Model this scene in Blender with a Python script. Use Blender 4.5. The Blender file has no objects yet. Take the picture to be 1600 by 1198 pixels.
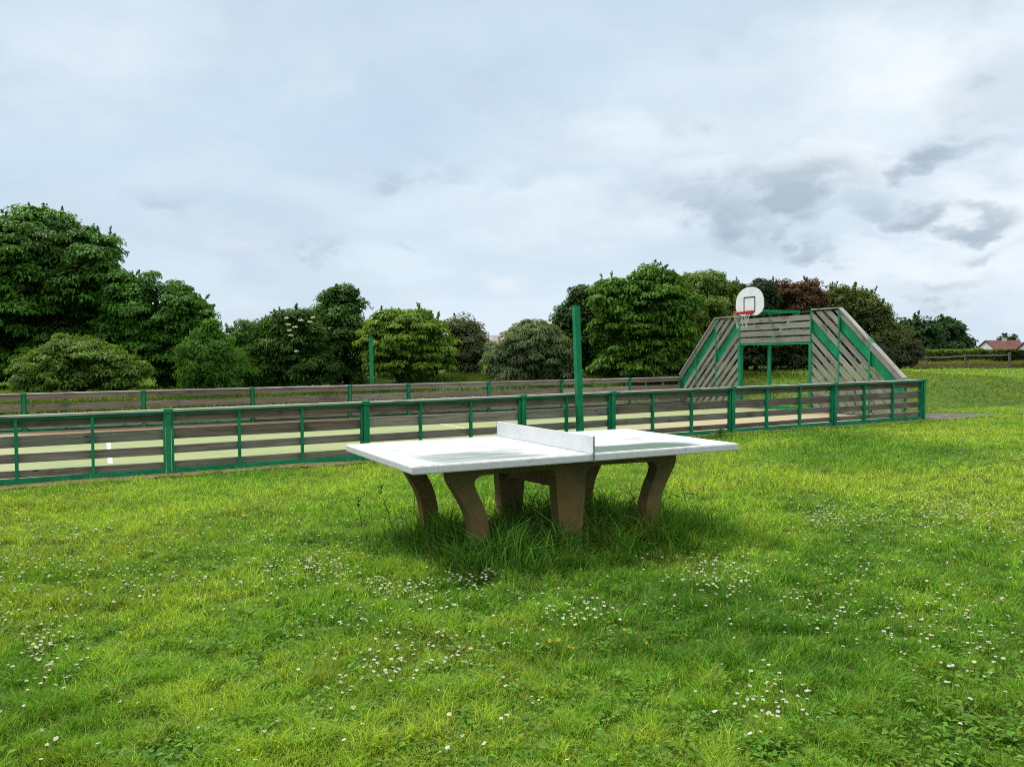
import bpy, bmesh, math, random
import numpy as np
from mathutils import Vector, Matrix
random.seed(7); rng = np.random.default_rng(11)
R = math.radians
scene = bpy.context.scene
COL = scene.collection

# ------------------------------------------------------------------ camera
F, PIT, ROLL, CAMH = 1285.35, 0.0343, 0.0062, 1.4695      # focal length in photo pixels (1600 wide)
cam_d = bpy.data.cameras.new('camera'); cam = bpy.data.objects.new('camera', cam_d); COL.objects.link(cam)
cam_d.sensor_width = 36; cam_d.lens = F / 1600 * 36; cam_d.clip_end = 6000; cam_d.clip_start = 0.05
c_, s_ = math.cos(PIT), math.sin(PIT); cr, sr = math.cos(ROLL), math.sin(ROLL)
Rv = Vector((cr, -sr * s_, -sr * c_)); Uv = Vector((sr, cr * s_, cr * c_)); Fv = Vector((0, c_, -s_))
cam.matrix_world = Matrix(((Rv.x, Uv.x, -Fv.x, 0), (Rv.y, Uv.y, -Fv.y, 0), (Rv.z, Uv.z, -Fv.z, CAMH), (0, 0, 0, 1)))
scene.camera = cam

def ray(px, py):                       # world direction of a photo point, forward component ~1
    u, v = (px - 800) / F, -(py - 599) / F
    d = Rv * u + Uv * v + Fv
    return d
def at_depth(px, py, y):               # the point of that sight line y metres ahead
    d = ray(px, py); return Vector((0, 0, CAMH)) + d * (y / d.y)

# ------------------------------------------------------------------ court frame
FX, FY, FA = -5.0276, 12.011, 0.4671   # a main post of the near fence and the direction of the fence
ZB, FS = -0.238, 0.0077                # base height there and the fall along the fence
CW, QT = 9.05, 16.508                  # court width, position of the goal end
Dx, Dy = math.cos(FA), math.sin(FA)
def court(q, u, z=0.0): return Vector((FX + q * Dx - u * Dy, FY + q * Dy + u * Dx, z))
def to_court(x, y):
    a, b = x - FX, y - FY
    return a * Dx + b * Dy, -a * Dy + b * Dx
def ss(a, b, x):
    t = np.clip((np.asarray(x, float) - a) / (b - a), 0, 1); return t * t * (3 - 2 * t)
def fbase(q): return ZB + FS * np.clip(q, -6, 17)
def farbase(q): return -0.235 + 0.0033 * np.clip(q, -6, 17)
TA, TX, TY = 0.4773, 0.2254, 6.5437    # table
def vnoise(x, y, s, seed=0):           # smooth value noise
    x = np.asarray(x, float) / s + seed * 17.3; y = np.asarray(y, float) / s + seed * 9.1
    xi, yi = np.floor(x), np.floor(y); fx, fy = x - xi, y - yi
    def h(a, b):
        v = np.sin(a * 127.1 + b * 311.7 + seed * 74.7) * 43758.5453
        return v - np.floor(v)
    fx = fx * fx * (3 - 2 * fx); fy = fy * fy * (3 - 2 * fy)
    return (h(xi, yi) * (1 - fx) + h(xi + 1, yi) * fx) * (1 - fy) + (h(xi, yi + 1) * (1 - fx) + h(xi + 1, yi + 1) * fx) * fy
def terrain(x, y):
    x = np.asarray(x, float); y = np.asarray(y, float)
    q, u = to_court(x, y)
    dist = np.hypot(x, y)
    z = fbase(q) * ss(-5.5, -0.3, u)
    z = np.where(u > 0, fbase(q) * (1 - np.clip(u / CW, 0, 1)) + farbase(q) * np.clip(u / CW, 0, 1), z)
    s = np.maximum(u - 9.35, np.minimum(q - 17.4, u - 0.8) * 0.8)
    bank = (0.72 * ss(0, 3.2, s) + 0.45 * ss(2.5, 12, s)) * (1 - ss(25, 36, q)) * (.40 + .60 * ss(6, 11, q))
    z = z + bank
    z = z + 0.52 * ss(24, 58, dist) * ss(18, 30, q) * (1 - ss(70, 105, dist) * 1.0)
    z = z - 1.6 * ss(70, 115, dist) * ss(18, 30, q)
    z = z + (vnoise(x, y, 1.7, 1) - .5) * 0.05 + (vnoise(x, y, .6, 2) - .5) * 0.025
    inside = (u > 0.02) & (u < CW + .05) & (q < QT + .02)
    return np.where(inside, z - 0.09, z)
def tz(x, y): return float(terrain(x, y))
def ground_at(px, py):
    d = ray(px, py); z = 0.0
    for _ in range(12):
        t = (z - CAMH) / d.z; P = Vector((0, 0, CAMH)) + d * t; z = tz(P.x, P.y)
    return P

# ------------------------------------------------------------------ materials
def new_mat(name):
    m = bpy.data.materials.new(name); m.use_nodes = True
    nt = m.node_tree; nt.nodes.clear()
    return m, nt
class N:                               # small node helper
    def __init__(s, nt): s.nt = nt
    def n(s, t, **k):
        nd = s.nt.nodes.new(t)
        for a, b in k.items(): setattr(nd, a, b)
        return nd
    def l(s, a, b): s.nt.links.new(a, b)
    def val(s, sock, v):
        if hasattr(v, 'is_linked') or isinstance(v, bpy.types.NodeSocket): s.l(v, sock)
        else: sock.default_value = v
    def math(s, op, a, b=0.0, c=None, clamp=False):
        nd = s.n('ShaderNodeMath', operation=op); nd.use_clamp = clamp
        s.val(nd.inputs[0], a); s.val(nd.inputs[1], b)
        if c is not None: s.val(nd.inputs[2], c)
        return nd.outputs[0]
    def mix(s, f, a, b, mode='MIX'):
        nd = s.n('ShaderNodeMix', data_type='RGBA', blend_type=mode)
        s.val(nd.inputs[0], f)
        for i, v in ((6, a), (7, b)):
            if isinstance(v, tuple): v = (*v[:3], 1)
            s.val(nd.inputs[i], v)
        return nd.outputs[2]
    def noise(s, vec, scale, detail=4, rough=.55, dist=0.0, out=0):
        nd = s.n('ShaderNodeTexNoise'); nd.inputs['Scale'].default_value = scale
        nd.inputs['Detail'].default_value = detail; nd.inputs['Roughness'].default_value = rough
        nd.inputs['Distortion'].default_value = dist
        if vec is not None: s.l(vec, nd.inputs['Vector'])
        return nd.outputs[out]
    def ramp(s, f, stops):
        nd = s.n('ShaderNodeValToRGB'); cr_ = nd.color_ramp
        while len(cr_.elements) < len(stops): cr_.elements.new(.5)
        for e, (p, c) in zip(cr_.elements, stops):
            e.position = p; e.color = (*c, 1) if len(c) == 3 else c
        s.l(f, nd.inputs[0]); return nd.outputs[0]
    def step(s, x, a, b):              # smoothstep
        nd = s.n('ShaderNodeMapRange', interpolation_type='SMOOTHSTEP'); nd.clamp = True
        s.val(nd.inputs[0], x); nd.inputs[1].default_value = a; nd.inputs[2].default_value = b
        return nd.outputs[0]
    def scalevec(s, vec, sx, sy, sz):
        nd = s.n('ShaderNodeMapping'); nd.inputs['Scale'].default_value = (sx, sy, sz); s.l(vec, nd.inputs['Vector']); return nd.outputs[0]
def principled(h, color, rough=.6, spec=.3, bump=None, bstr=.3, bdist=.01, metallic=0.0):
    b = h.n('ShaderNodeBsdfPrincipled'); o = h.n('ShaderNodeOutputMaterial')
    if isinstance(color, tuple): color = (*color, 1)
    h.val(b.inputs['Base Color'], color); h.val(b.inputs['Roughness'], rough); h.val(b.inputs['Specular IOR Level'], spec)
    b.inputs['Metallic'].default_value = metallic
    if bump is not None:
        bn = h.n('ShaderNodeBump'); bn.inputs['Strength'].default_value = bstr; bn.inputs['Distance'].default_value = bdist
        h.l(bump, bn.inputs['Height']); h.l(bn.outputs[0], b.inputs['Normal'])
    h.l(b.outputs[0], o.inputs[0]); return b
def attr(h, name): return h.n('ShaderNodeAttribute', attribute_name=name)

def leaf_mat(name, rough=.45, spec=.35, trans=.3):
    m, nt = new_mat(name); h = N(nt)
    a = attr(h, 'col').outputs[0]
    b = h.n('ShaderNodeBsdfPrincipled'); h.l(a, b.inputs['Base Color'])
    b.inputs['Roughness'].default_value = rough; b.inputs['Specular IOR Level'].default_value = spec
    t = h.n('ShaderNodeBsdfTranslucent')
    tc = h.mix(1.0, a, (1.0, 1.0, .35), 'MULTIPLY'); h.l(tc, t.inputs['Color'])
    ms = h.n('ShaderNodeMixShader'); ms.inputs[0].default_value = trans
    h.l(b.outputs[0], ms.inputs[1]); h.l(t.outputs[0], ms.inputs[2])
    o = h.n('ShaderNodeOutputMaterial'); h.l(ms.outputs[0], o.inputs[0]); return m
M = {}
M['leaf'] = leaf_mat('foliage', .5, .16, .40)
M['leaf_gloss'] = leaf_mat('glossy foliage', .42, .3, .28)
M['grass'] = leaf_mat('grass blades', .5, .2, .5)
M['petal'] = leaf_mat('petals', .6, .2, .25)

def green_paint():
    m, nt = new_mat('green painted steel'); h = N(nt)
    tc = h.n('ShaderNodeTexCoord').outputs['Object']
    n1 = h.noise(tc, 3.0, 5, .6); n2 = h.noise(tc, 38, 3, .6)
    c = h.mix(h.step(n1, .35, .7), (.001, .15, .060), (.004, .235, .098))
    c = h.mix(h.math('MULTIPLY', h.step(h.noise(h.scalevec(tc, 2, 2, .6), 1.5, 6, .7), .5, .75), .5), c, (.028, .26, .13))
    wear = h.step(h.math('ADD', h.math('MULTIPLY', n1, .5), h.math('MULTIPLY', n2, .5)), .62, .7)
    c = h.mix(h.math('MULTIPLY', wear, .55), c, (.03, .13, .065))
    principled(h, c, h.math('MULTIPLY_ADD', n2, .25, .42), .25, n2, .12, .004); return m
M['green'] = green_paint()

def wood(name):
    m, nt = new_mat(name); h = N(nt)
    w = attr(h, 'wuv').outputs['Vector']; tint = attr(h, 'col').outputs[0]
    grain = h.noise(h.scalevec(w, 1.3, 46, 46), 1.0, 6, .62, .6)
    broad = h.noise(h.scalevec(w, .9, 6, 6), 1.0, 4, .6)
    blot = h.noise(h.scalevec(w, 2.3, 3.2, 3.2), 1.0, 3, .5)
    g = h.ramp(grain, [(.28, (.40, .38, .37)), (.5, (1.0, .98, .96)), (.72, (1.55, 1.52, 1.5))])
    c = h.mix(1.0, tint, g, 'MULTIPLY')
    c = h.mix(h.math('MULTIPLY', h.step(broad, .5, .72), .55), c, (.23, .212, .19))
    c = h.mix(h.math('MULTIPLY', h.step(blot, .56, .72), .5), c, (.035, .028, .020))
    vor = h.n('ShaderNodeTexVoronoi'); vor.inputs['Scale'].default_value = 1.0
    h.l(h.scalevec(w, 2.2, 7, 7), vor.inputs['Vector'])
    c = h.mix(h.math('MULTIPLY', h.math('SUBTRACT', 1.0, h.step(vor.outputs['Distance'], .05, .13)), .8), c, (.018, .012, .009))
    principled(h, c, .8, .2, grain, .55, .006); return m
M['wood'] = wood('weathered planks')

def table_top():
    m, nt = new_mat('white painted concrete top'); h = N(nt)
    tc = h.n('ShaderNodeTexCoord').outputs['Object']
    sx = h.n('ShaderNodeSeparateXYZ'); h.l(tc, sx.inputs[0]); X, Y, Z = sx.outputs
    # water-worn algae: streaks that run along the long side
    st = h.noise(h.scalevec(tc, 1.7, 5.5, 1), 1.0, 6, .62, .8)
    st2 = h.noise(h.scalevec(tc, 3.5, 11, 1), 1.0, 5, .6, .5)
    fine = h.noise(tc, 60, 4, .6)
    top = h.step(Z, -.008, -.002)
    ax = h.math('ABSOLUTE', X); ay = h.math('ABSOLUTE', Y)
    inner = h.math('MULTIPLY', h.step(h.math('SUBTRACT', 1.37, ax), .03, .07), h.step(h.math('SUBTRACT', .7625, ay), .028, .06))
    def band(v, a0, a1, b0, b1): return h.math('MULTIPLY', h.step(v, a0, a1), h.math('SUBTRACT', 1.0, h.step(v, b0, b1)))
    g1 = h.math('MULTIPLY', band(X, .012, .03, .80, 1.15), band(Y, -.76, -.72, -.50, -.28))     # strong green patch beside the net
    g2 = h.math('MULTIPLY', band(X, -1.3, -1.1, -.5, -.15), band(Y, -.74, -.66, -.35, .0))       # greyish patch at the other end
    g3 = h.math('MULTIPLY', band(X, .01, .05, .35, .9), band(Y, -.25, .0, .55, .72))
    k = h.math('ADD', h.math('MULTIPLY', g1, 1.5), h.math('ADD', h.math('MULTIPLY', g2, .55), h.math('MULTIPLY', g3, .30)))
    s1 = h.step(h.math('ADD', st, h.math('MULTIPLY', k, .33)), .46, .66)
    s1 = h.math('MULTIPLY', h.math('MULTIPLY', s1, h.math('ADD', .25, h.math('MULTIPLY', st2, 1.2))), h.math('ADD', .26, k), clamp=True)
    s1 = h.math('MULTIPLY', h.math('MULTIPLY', s1, inner), top)
    light = h.math('MULTIPLY', h.math('MULTIPLY', h.step(st2, .45, .66), .45), h.math('MULTIPLY', inner, top))
    c = h.mix(h.step(fine, .4, .65), (.51, .515, .51), (.59, .595, .59))
    c = h.mix(light, c, (.25, .285, .26))
    c = h.mix(s1, c, (.060, .10, .058))
    side = h.math('SUBTRACT', 1.0, top)
    ch = h.noise(tc, 9, 6, .7)
    c = h.mix(h.math('MULTIPLY', side, h.math('MULTIPLY', h.step(ch, .56, .68), .45)), c, (.28, .26, .225))
    chip = h.noise(h.scalevec(tc, 14, 14, 30), 1.0, 3, .6)
    c = h.mix(h.math('MULTIPLY', side, h.step(chip, .69, .72)), c, (.16, .12, .09))
    principled(h, c, h.math('MULTIPLY_ADD', st2, .25, .32), .4, fine, .06, .003); return m
M['table_top'] = table_top()
def concrete():
    m, nt = new_mat('brown tinted concrete'); h = N(nt)
    tc = h.n('ShaderNodeTexCoord').outputs['Object']
    n1 = h.step(h.noise(tc, 5, 7, .7), .33, .67); n2 = h.step(h.noise(tc, 70, 4, .7), .35, .7)
    sx = h.n('ShaderNodeSeparateXYZ'); h.l(tc, sx.inputs[0])
    high_dark = h.step(h.math('ADD', h.math('MULTIPLY', n1, .5), h.math('MULTIPLY', sx.outputs[2], .7)), .35, .85)  # duller, darker tone that grows with height
    c = h.mix(n1, (.125, .078, .024), (.215, .140, .052))
    c = h.mix(high_dark, c, (.070, .064, .026))
    c = h.mix(h.math('MULTIPLY', n2, .2), c, (.25, .175, .09))
    principled(h, c, .88, .2, n2, .5, .004); return m
M['concrete'] = concrete()
def plain(name, c1, c2, sc=8, rough=.6, spec=.3, bstr=.15, det=5):
    m, nt = new_mat(name); h = N(nt)
    tc = h.n('ShaderNodeTexCoord').outputs['Object']
    n1 = h.noise(tc, sc, det, .6)
    principled(h, h.mix(h.step(n1, .3, .7), c1, c2), rough, spec, n1, bstr, .005); return m
M['white_steel'] = plain('white painted steel', (.60, .605, .615), (.66, .665, .67), 6, .4, .4, .03)
M['dark_edge'] = plain('bare steel edge', (.10, .11, .12), (.22, .22, .23), 20, .5, .4)
M['board'] = plain('backboard white', (.66, .67, .69), (.78, .79, .80), 5, .45, .4, .03)
M['board_line'] = plain('backboard line', (.014, .012, .030), (.022, .020, .04), 20, .5, .3)
M['rim'] = plain('red painted rim', (.42, .012, .022), (.55, .02, .03), 20, .4, .4)
M['net'] = plain('net cord', (.42, .42, .42), (.60, .60, .60), 60, .8, .2)
M['bark'] = plain('bark', (.045, .034, .024), (.10, .08, .058), 14, .9, .15, .6)
M['rail_wood'] = plain('split chestnut rail', (.075, .062, .048), (.19, .17, .14), 16, .9, .15, .5)
M['wall_white'] = plain('pale render', (.55, .55, .54), (.64, .63, .61), 1.5, .85, .2)
M['roof_red'] = plain('red brown tiles', (.115, .045, .038), (.18, .075, .06), 2.5, .8, .2, .3)
M['roof_grey'] = plain('pale grey tiles', (.26, .21, .21), (.36, .30, .30), 2.5, .8, .2, .3)
M['asphalt'] = plain('old asphalt', (.055, .048, .044), (.14, .125, .112), 5, .9, .2, .5)
M['daisy_eye'] = plain('daisy centre', (.55, .34, .02), (.65, .42, .03), 200, .7, .2)
M['dirt'] = plain('dry soil and thatch', (.17, .11, .055), (.42, .31, .16), 22, .95, .1, .8)

def ground_mat():
    m, nt = new_mat('lawn soil'); h = N(nt)
    tc = h.n('ShaderNodeNewGeometry').outputs['Position']
    n1 = h.noise(tc, .55, 6, .62); n2 = h.noise(tc, 7, 5, .65); n3 = h.noise(tc, 55, 3, .6)
    c = h.mix(h.step(n1, .3, .7), (.022, .048, .009), (.060, .110, .016))
    c = h.mix(h.step(n2, .4, .7), c, (.11, .17, .024))
    c = h.mix(h.math('MULTIPLY', h.step(n3, .5, .75), .5), c, (.05, .06, .02))
    principled(h, c, .9, .1, n3, .8, .03); return m
M['ground'] = ground_mat()
def court_mat():
    m, nt = new_mat('court coating'); h = N(nt)
    tc = h.n('ShaderNodeTexCoord').outputs['Object']
    sx = h.n('ShaderNodeSeparateXYZ'); h.l(tc, sx.inputs[0]); q, u = sx.outputs[0], sx.outputs[1]
    n1 = h.noise(h.scalevec(tc, .5, .9, 1), 1.0, 6, .65); n2 = h.noise(tc, 2.6, 6, .7); n3 = h.noise(tc, 40, 3, .6)
    g = h.mix(h.step(n1, .38, .66), (.195, .245, .108), (.245, .27, .112))
    g = h.mix(h.math('MULTIPLY', h.step(n2, .45, .7), .55), g, (.29, .29, .16))
    wob = h.math('MULTIPLY', h.math('SUBTRACT', n2, .5), 1.6)
    uq = h.math('ADD', u, wob)
    red = h.mix(n2, (.15, .078, .045), (.25, .14, .085))
    c = h.mix(h.step(uq, 7.25, 7.65), g, red)                                   # leaf-littered strip by the far fence
    tan = h.mix(n1, (.285, .245, .145), (.345, .30, .18))
    rq = h.math('ADD', h.math('SUBTRACT', q, 9.5), wob)
    t1 = h.math('MULTIPLY', h.step(rq, -1.5, 1.8), h.math('SUBTRACT', 1.0, h.step(uq, 2.9, 4.4)))   # worn sandy side
    t2 = h.math('SUBTRACT', 1.0, h.step(uq, .1, .9))
    t3 = h.math('MULTIPLY', h.math('SUBTRACT', 1.0, h.step(q, -2.8, -1.6)), .7)
    c = h.mix(h.math('MAXIMUM', h.math('MAXIMUM', t1, h.math('MULTIPLY', t2, .6)), t3), c, tan)
    t4 = h.step(h.math('ADD', q, wob), 15.3, 16.6)
    c = h.mix(h.math('MULTIPLY', t4, .75), c, red)
    c = h.mix(h.math('MULTIPLY', h.step(n3, .5, .8), .25), c, (.18, .19, .11))
    principled(h, c, .85, .2, n3, .3, .004); return m
M['court'] = court_mat()
M['line'] = plain('worn white line paint', (.50, .52, .47), (.62, .63, .58), 9, .8, .2, .1)

# ------------------------------------------------------------------ mesh helpers
def link(o, parent=None):
    COL.objects.link(o)
    if parent is not None: o.parent = parent
    return o
def mesh_np(name, V, polys, mats, parent=None, col=None, wuv=None, midx=None, smooth=False, loc=None):
    """polys: list of (n,k) index arrays"""
    me = bpy.data.meshes.new(name); V = np.asarray(V, np.float32)
    me.vertices.add(len(V)); me.vertices.foreach_set('co', V.ravel())
    loops = np.concatenate([np.asarray(p, np.int32).ravel() for p in polys])
    tot = np.concatenate([np.full(len(p), np.asarray(p).shape[1], np.int32) for p in polys])
    st = np.concatenate([[0], np.cumsum(tot)[:-1]]).astype(np.int32)
    me.loops.add(len(loops)); me.loops.foreach_set('vertex_index', loops)
    me.polygons.add(len(tot)); me.polygons.foreach_set('loop_start', st)
    for m in (mats if isinstance(mats, (list, tuple)) else [mats]): me.materials.append(m)
    if midx is not None: me.polygons.foreach_set('material_index', np.asarray(midx, np.int32))
    if col is not None:
        a = me.attributes.new('col', 'FLOAT_COLOR', 'POINT'); cc = np.ones((len(V), 4), np.float32); cc[:, :3] = col
        a.data.foreach_set('color', cc.ravel())
    if wuv is not None:
        a = me.attributes.new('wuv', 'FLOAT_VECTOR', 'POINT'); a.data.foreach_set('vector', np.asarray(wuv, np.float32).ravel())
    me.update(); me.validate()
    if smooth: me.polygons.foreach_set('use_smooth', np.ones(len(tot), bool))
    o = bpy.data.objects.new(name, me)
    if loc is not None: o.location = loc
    return link(o, parent)
class MB:                              # collects solids; build() links them as one mesh object
    def __init__(s): s.v = []; s.f = []; s.c = []; s.w = []; s.mi = []
    def solid(s, pts, faces, col=(.5, .5, .5), along=None, mi=0):
        b = len(s.v); off = Vector((random.uniform(0, 50), random.uniform(0, 50), random.uniform(0, 50)))
        a = (along or Vector((1, 0, 0))).normalized()
        t = Vector((0, 0, 1)) - a * a.z
        if t.length < .1: t = Vector((0, 1, 0)) - a * a.y
        t.normalize(); n = a.cross(t)
        for p in pts:
            p = Vector(p); s.v.append(p); s.c.append(col)
            s.w.append((p.dot(a) + off.x, p.dot(t) + off.y, p.dot(n) + off.z))
        for f in faces: s.f.append([b + i for i in f]); s.mi.append(mi)
    def prism(s, poly, ext, col=(.5, .5, .5), along=None, mi=0):
        n = len(poly); ext = Vector(ext); poly = [Vector(p) for p in poly]
        nn = Vector((0, 0, 0))
        for i in range(n): nn += poly[i].cross(poly[(i + 1) % n])
        if nn.dot(ext) > 0: poly = poly[::-1]
        pts = poly + [p + ext for p in poly]
        fs = [list(range(n)), [n + i for i in reversed(range(n))]]
        fs += [[(i + 1) % n, i, n + i, n + (i + 1) % n] for i in range(n)]
        s.solid(pts, fs, col, along, mi)
    def box(s, x0, x1, y0, y1, z0, z1, col=(.5, .5, .5), along=None, mi=0):
        s.prism([(x0, y0, z0), (x1, y0, z0), (x1, y1, z0), (x0, y1, z0)], (0, 0, z1 - z0), col, along, mi)
    def beam(s, a, b, w, t, side=Vector((0, 1, 0)), col=(.5, .5, .5), mi=0):   # rectangular bar a->b
        a, b = Vector(a), Vector(b); d = (b - a).normalized(); sd = (side - d * side.dot(d)).normalized(); up = d.cross(sd)
        q = [a + sd * (t / 2) * i + up * (w / 2) * j for i, j in ((-1, -1), (1, -1), (1, 1), (-1, 1))]
        s.prism(q, b - a, col, d, mi)
    def tube(s, pts, rad, seg=8, col=(.5, .5, .5), mi=0, cap=True):
        pts = [Vector(p) for p in pts]; rings = []; up = Vector((.13, .27, .95))
        for i, p in enumerate(pts):
            d = (pts[min(i + 1, len(pts) - 1)] - pts[max(i - 1, 0)]).normalized()
            a = d.cross(up if abs(d.dot(up)) < .95 else Vector((1, 0, 0))).normalized(); b = d.cross(a)
            r = rad[i] if isinstance(rad, (list, tuple)) else rad
            rings.append([p + (a * math.cos(k * 2 * math.pi / seg) + b * math.sin(k * 2 * math.pi / seg)) * r for k in range(seg)])
        P = [p for rg in rings for p in rg]; fs = []
        for i in range(len(rings) - 1):
            for k in range(seg):
                k2 = (k + 1) % seg; fs.append([i * seg + k, i * seg + k2, (i + 1) * seg + k2, (i + 1) * seg + k])
        if cap: fs += [list(range(seg))[::-1], [(len(rings) - 1) * seg + k for k in range(seg)]]
        s.solid(P, fs, col, pts[-1] - pts[0], mi)
    def build(s, name, mats, parent=None, smooth=False, bevel=0, loc=None):
        me = bpy.data.meshes.new(name); me.from_pydata([tuple(v) for v in s.v], [], s.f)
        for m in (mats if isinstance(mats, (list, tuple)) else [mats]): me.materials.append(m)
        me.polygons.foreach_set('material_index', s.mi)
        a = me.attributes.new('col', 'FLOAT_COLOR', 'POINT'); a.data.foreach_set('color', [x for c in s.c for x in (*c, 1)])
        a = me.attributes.new('wuv', 'FLOAT_VECTOR', 'POINT'); a.data.foreach_set('vector', [x for c in s.w for x in c])
        bm = bmesh.new(); bm.from_mesh(me); bmesh.ops.recalc_face_normals(bm, faces=bm.faces); bm.to_mesh(me); bm.free()
        if smooth: me.polygons.foreach_set('use_smooth', [True] * len(me.polygons))
        o = bpy.data.objects.new(name, me)
        if bevel:
            b = o.modifiers.new('bevel', 'BEVEL'); b.width = bevel; b.segments = 2; b.limit_method = 'ANGLE'
        if loc is not None: o.location = loc
        return link(o, parent)
def tag(o, label=None, cat=None, group=None, kind=None):
    if label: o['label'] = label
    if cat: o['category'] = cat
    if group: o['group'] = group
    if kind: o['kind'] = kind
    return o
def empty(name, loc, rz=0):
    o = bpy.data.objects.new(name, None); o.location = loc; o.rotation_euler = (0, 0, rz); o.empty_display_size = .3
    return link(o)

# ------------------------------------------------------------------ ground
xs = np.unique(np.concatenate([np.arange(-26, 26.01, .24), np.arange(26, 70, 1.2), np.arange(-70, -26, 1.2), np.geomspace(70, 2500, 26), -np.geomspace(70, 2500, 26)]))
ys = np.unique(np.concatenate([np.arange(-6, 42, .24), np.arange(42, 130, 1.2), np.geomspace(130, 3000, 26), -np.geomspace(6, 1500, 18)]))
GX, GY = np.meshgrid(xs, ys); GZ = terrain(GX, GY)
nx, ny = len(xs), len(ys); idx = np.arange(nx * ny).reshape(ny, nx)
quads = np.stack([idx[:-1, :-1], idx[:-1, 1:], idx[1:, 1:], idx[1:, :-1]], -1).reshape(-1, 4)
g = mesh_np('ground', np.stack([GX, GY, GZ], -1).reshape(-1, 3), [quads], M['ground'], smooth=True)
tag(g, 'green lawn rising gently to a bank behind the ball court', 'lawn', kind='structure')

Q0 = -11.6                             # the court runs on past the left edge of the photograph
def court_z(q, u):
    t = u / CW; return float(fbase(q) * (1 - t) + farbase(q) * t) + 0.012
root = empty('court_surface', court(0, 0, 0), FA); tag(root, 'pale green ball court with sandy worn edges and white lines', 'court', kind='structure')
V = []; P = []
qs = np.linspace(Q0, QT, 40); us = np.linspace(0.0, CW, 18)
for a in qs:
    for b in us: V.append((a, b, court_z(a, b)))
idx = np.arange(len(V)).reshape(len(qs), len(us))
P = np.stack([idx[:-1, :-1], idx[1:, :-1], idx[1:, 1:], idx[:-1, 1:]], -1).reshape(-1, 4)
mesh_np('coating', V, [P], M['court'], parent=root)
def court_line(a, b, w=.06):
    n = 14; V = []; a, b = Vector(a), Vector(b); d = (b - a).normalized(); sd = Vector((-d.y, d.x)) * (w / 2)
    for i in range(n + 1):
        p = a.lerp(b, i / n)
        for s in (1, -1): pp = p + sd * s; V.append((pp.x, pp.y, court_z(pp.x, pp.y) + .004))
    mesh_np('painted_line', V, [np.array([[2 * i, 2 * i + 1, 2 * i + 3, 2 * i + 2] for i in range(n)])], M['line'], parent=root)
court_line((6.5, .9), (6.5, 7.1), .05); court_line((-.76, 1.7), (-.74, 6.4), .07)

def rough_strip(name, poly_lo, poly_hi, mat, label, cat):
    n = len(poly_lo); V = []
    for a, b in zip(poly_lo, poly_hi):
        for k in range(5):
            p = a.lerp(b, k / 4); V.append((p.x, p.y, tz(p.x, p.y) + .012))
    idx = np.arange(n * 5).reshape(n, 5)
    o = mesh_np(name, V, [np.stack([idx[:-1, :-1], idx[1:, :-1], idx[1:, 1:], idx[:-1, 1:]], -1).reshape(-1, 4)], mat)
    tag(o, label, cat, kind='structure')
lo = []; hi = []
for q in np.arange(-6, 17.0, .12):
    w = (.16 + .16 * max(0, min(1, (5 - q) / 6)) + .20 * float(vnoise(q, 0, .5, 5)) + .12 * float(vnoise(q, 3, .15, 6))) * (1.0 if q < 5 else .6)
    lo.append(court(q, .05)); hi.append(court(q, -w))
rough_strip('soil_strip', lo, hi, M['dirt'], 'strip of dry soil and dead grass along the near fence', 'soil')
lo = []; hi = []
for q in np.arange(16.58, 20.3, .12):
    k = max(0, (q - 18.6) / 1.7)
    wn = float(vnoise(q, 1, .35, 8)) * .25
    lo.append(court(q, -.15 + wn - .30 * min(1, (q - 16.5)) + k * .45)); hi.append(court(q, 1.5 + wn * .6 - (q - 16.5) * .52 if q > 18.6 else 1.7 + wn * .5 - (q - 16.5) * .42))
rough_strip('path', lo, hi, M['asphalt'], 'patch of worn dark asphalt beside the corner of the court', 'path')

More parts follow.
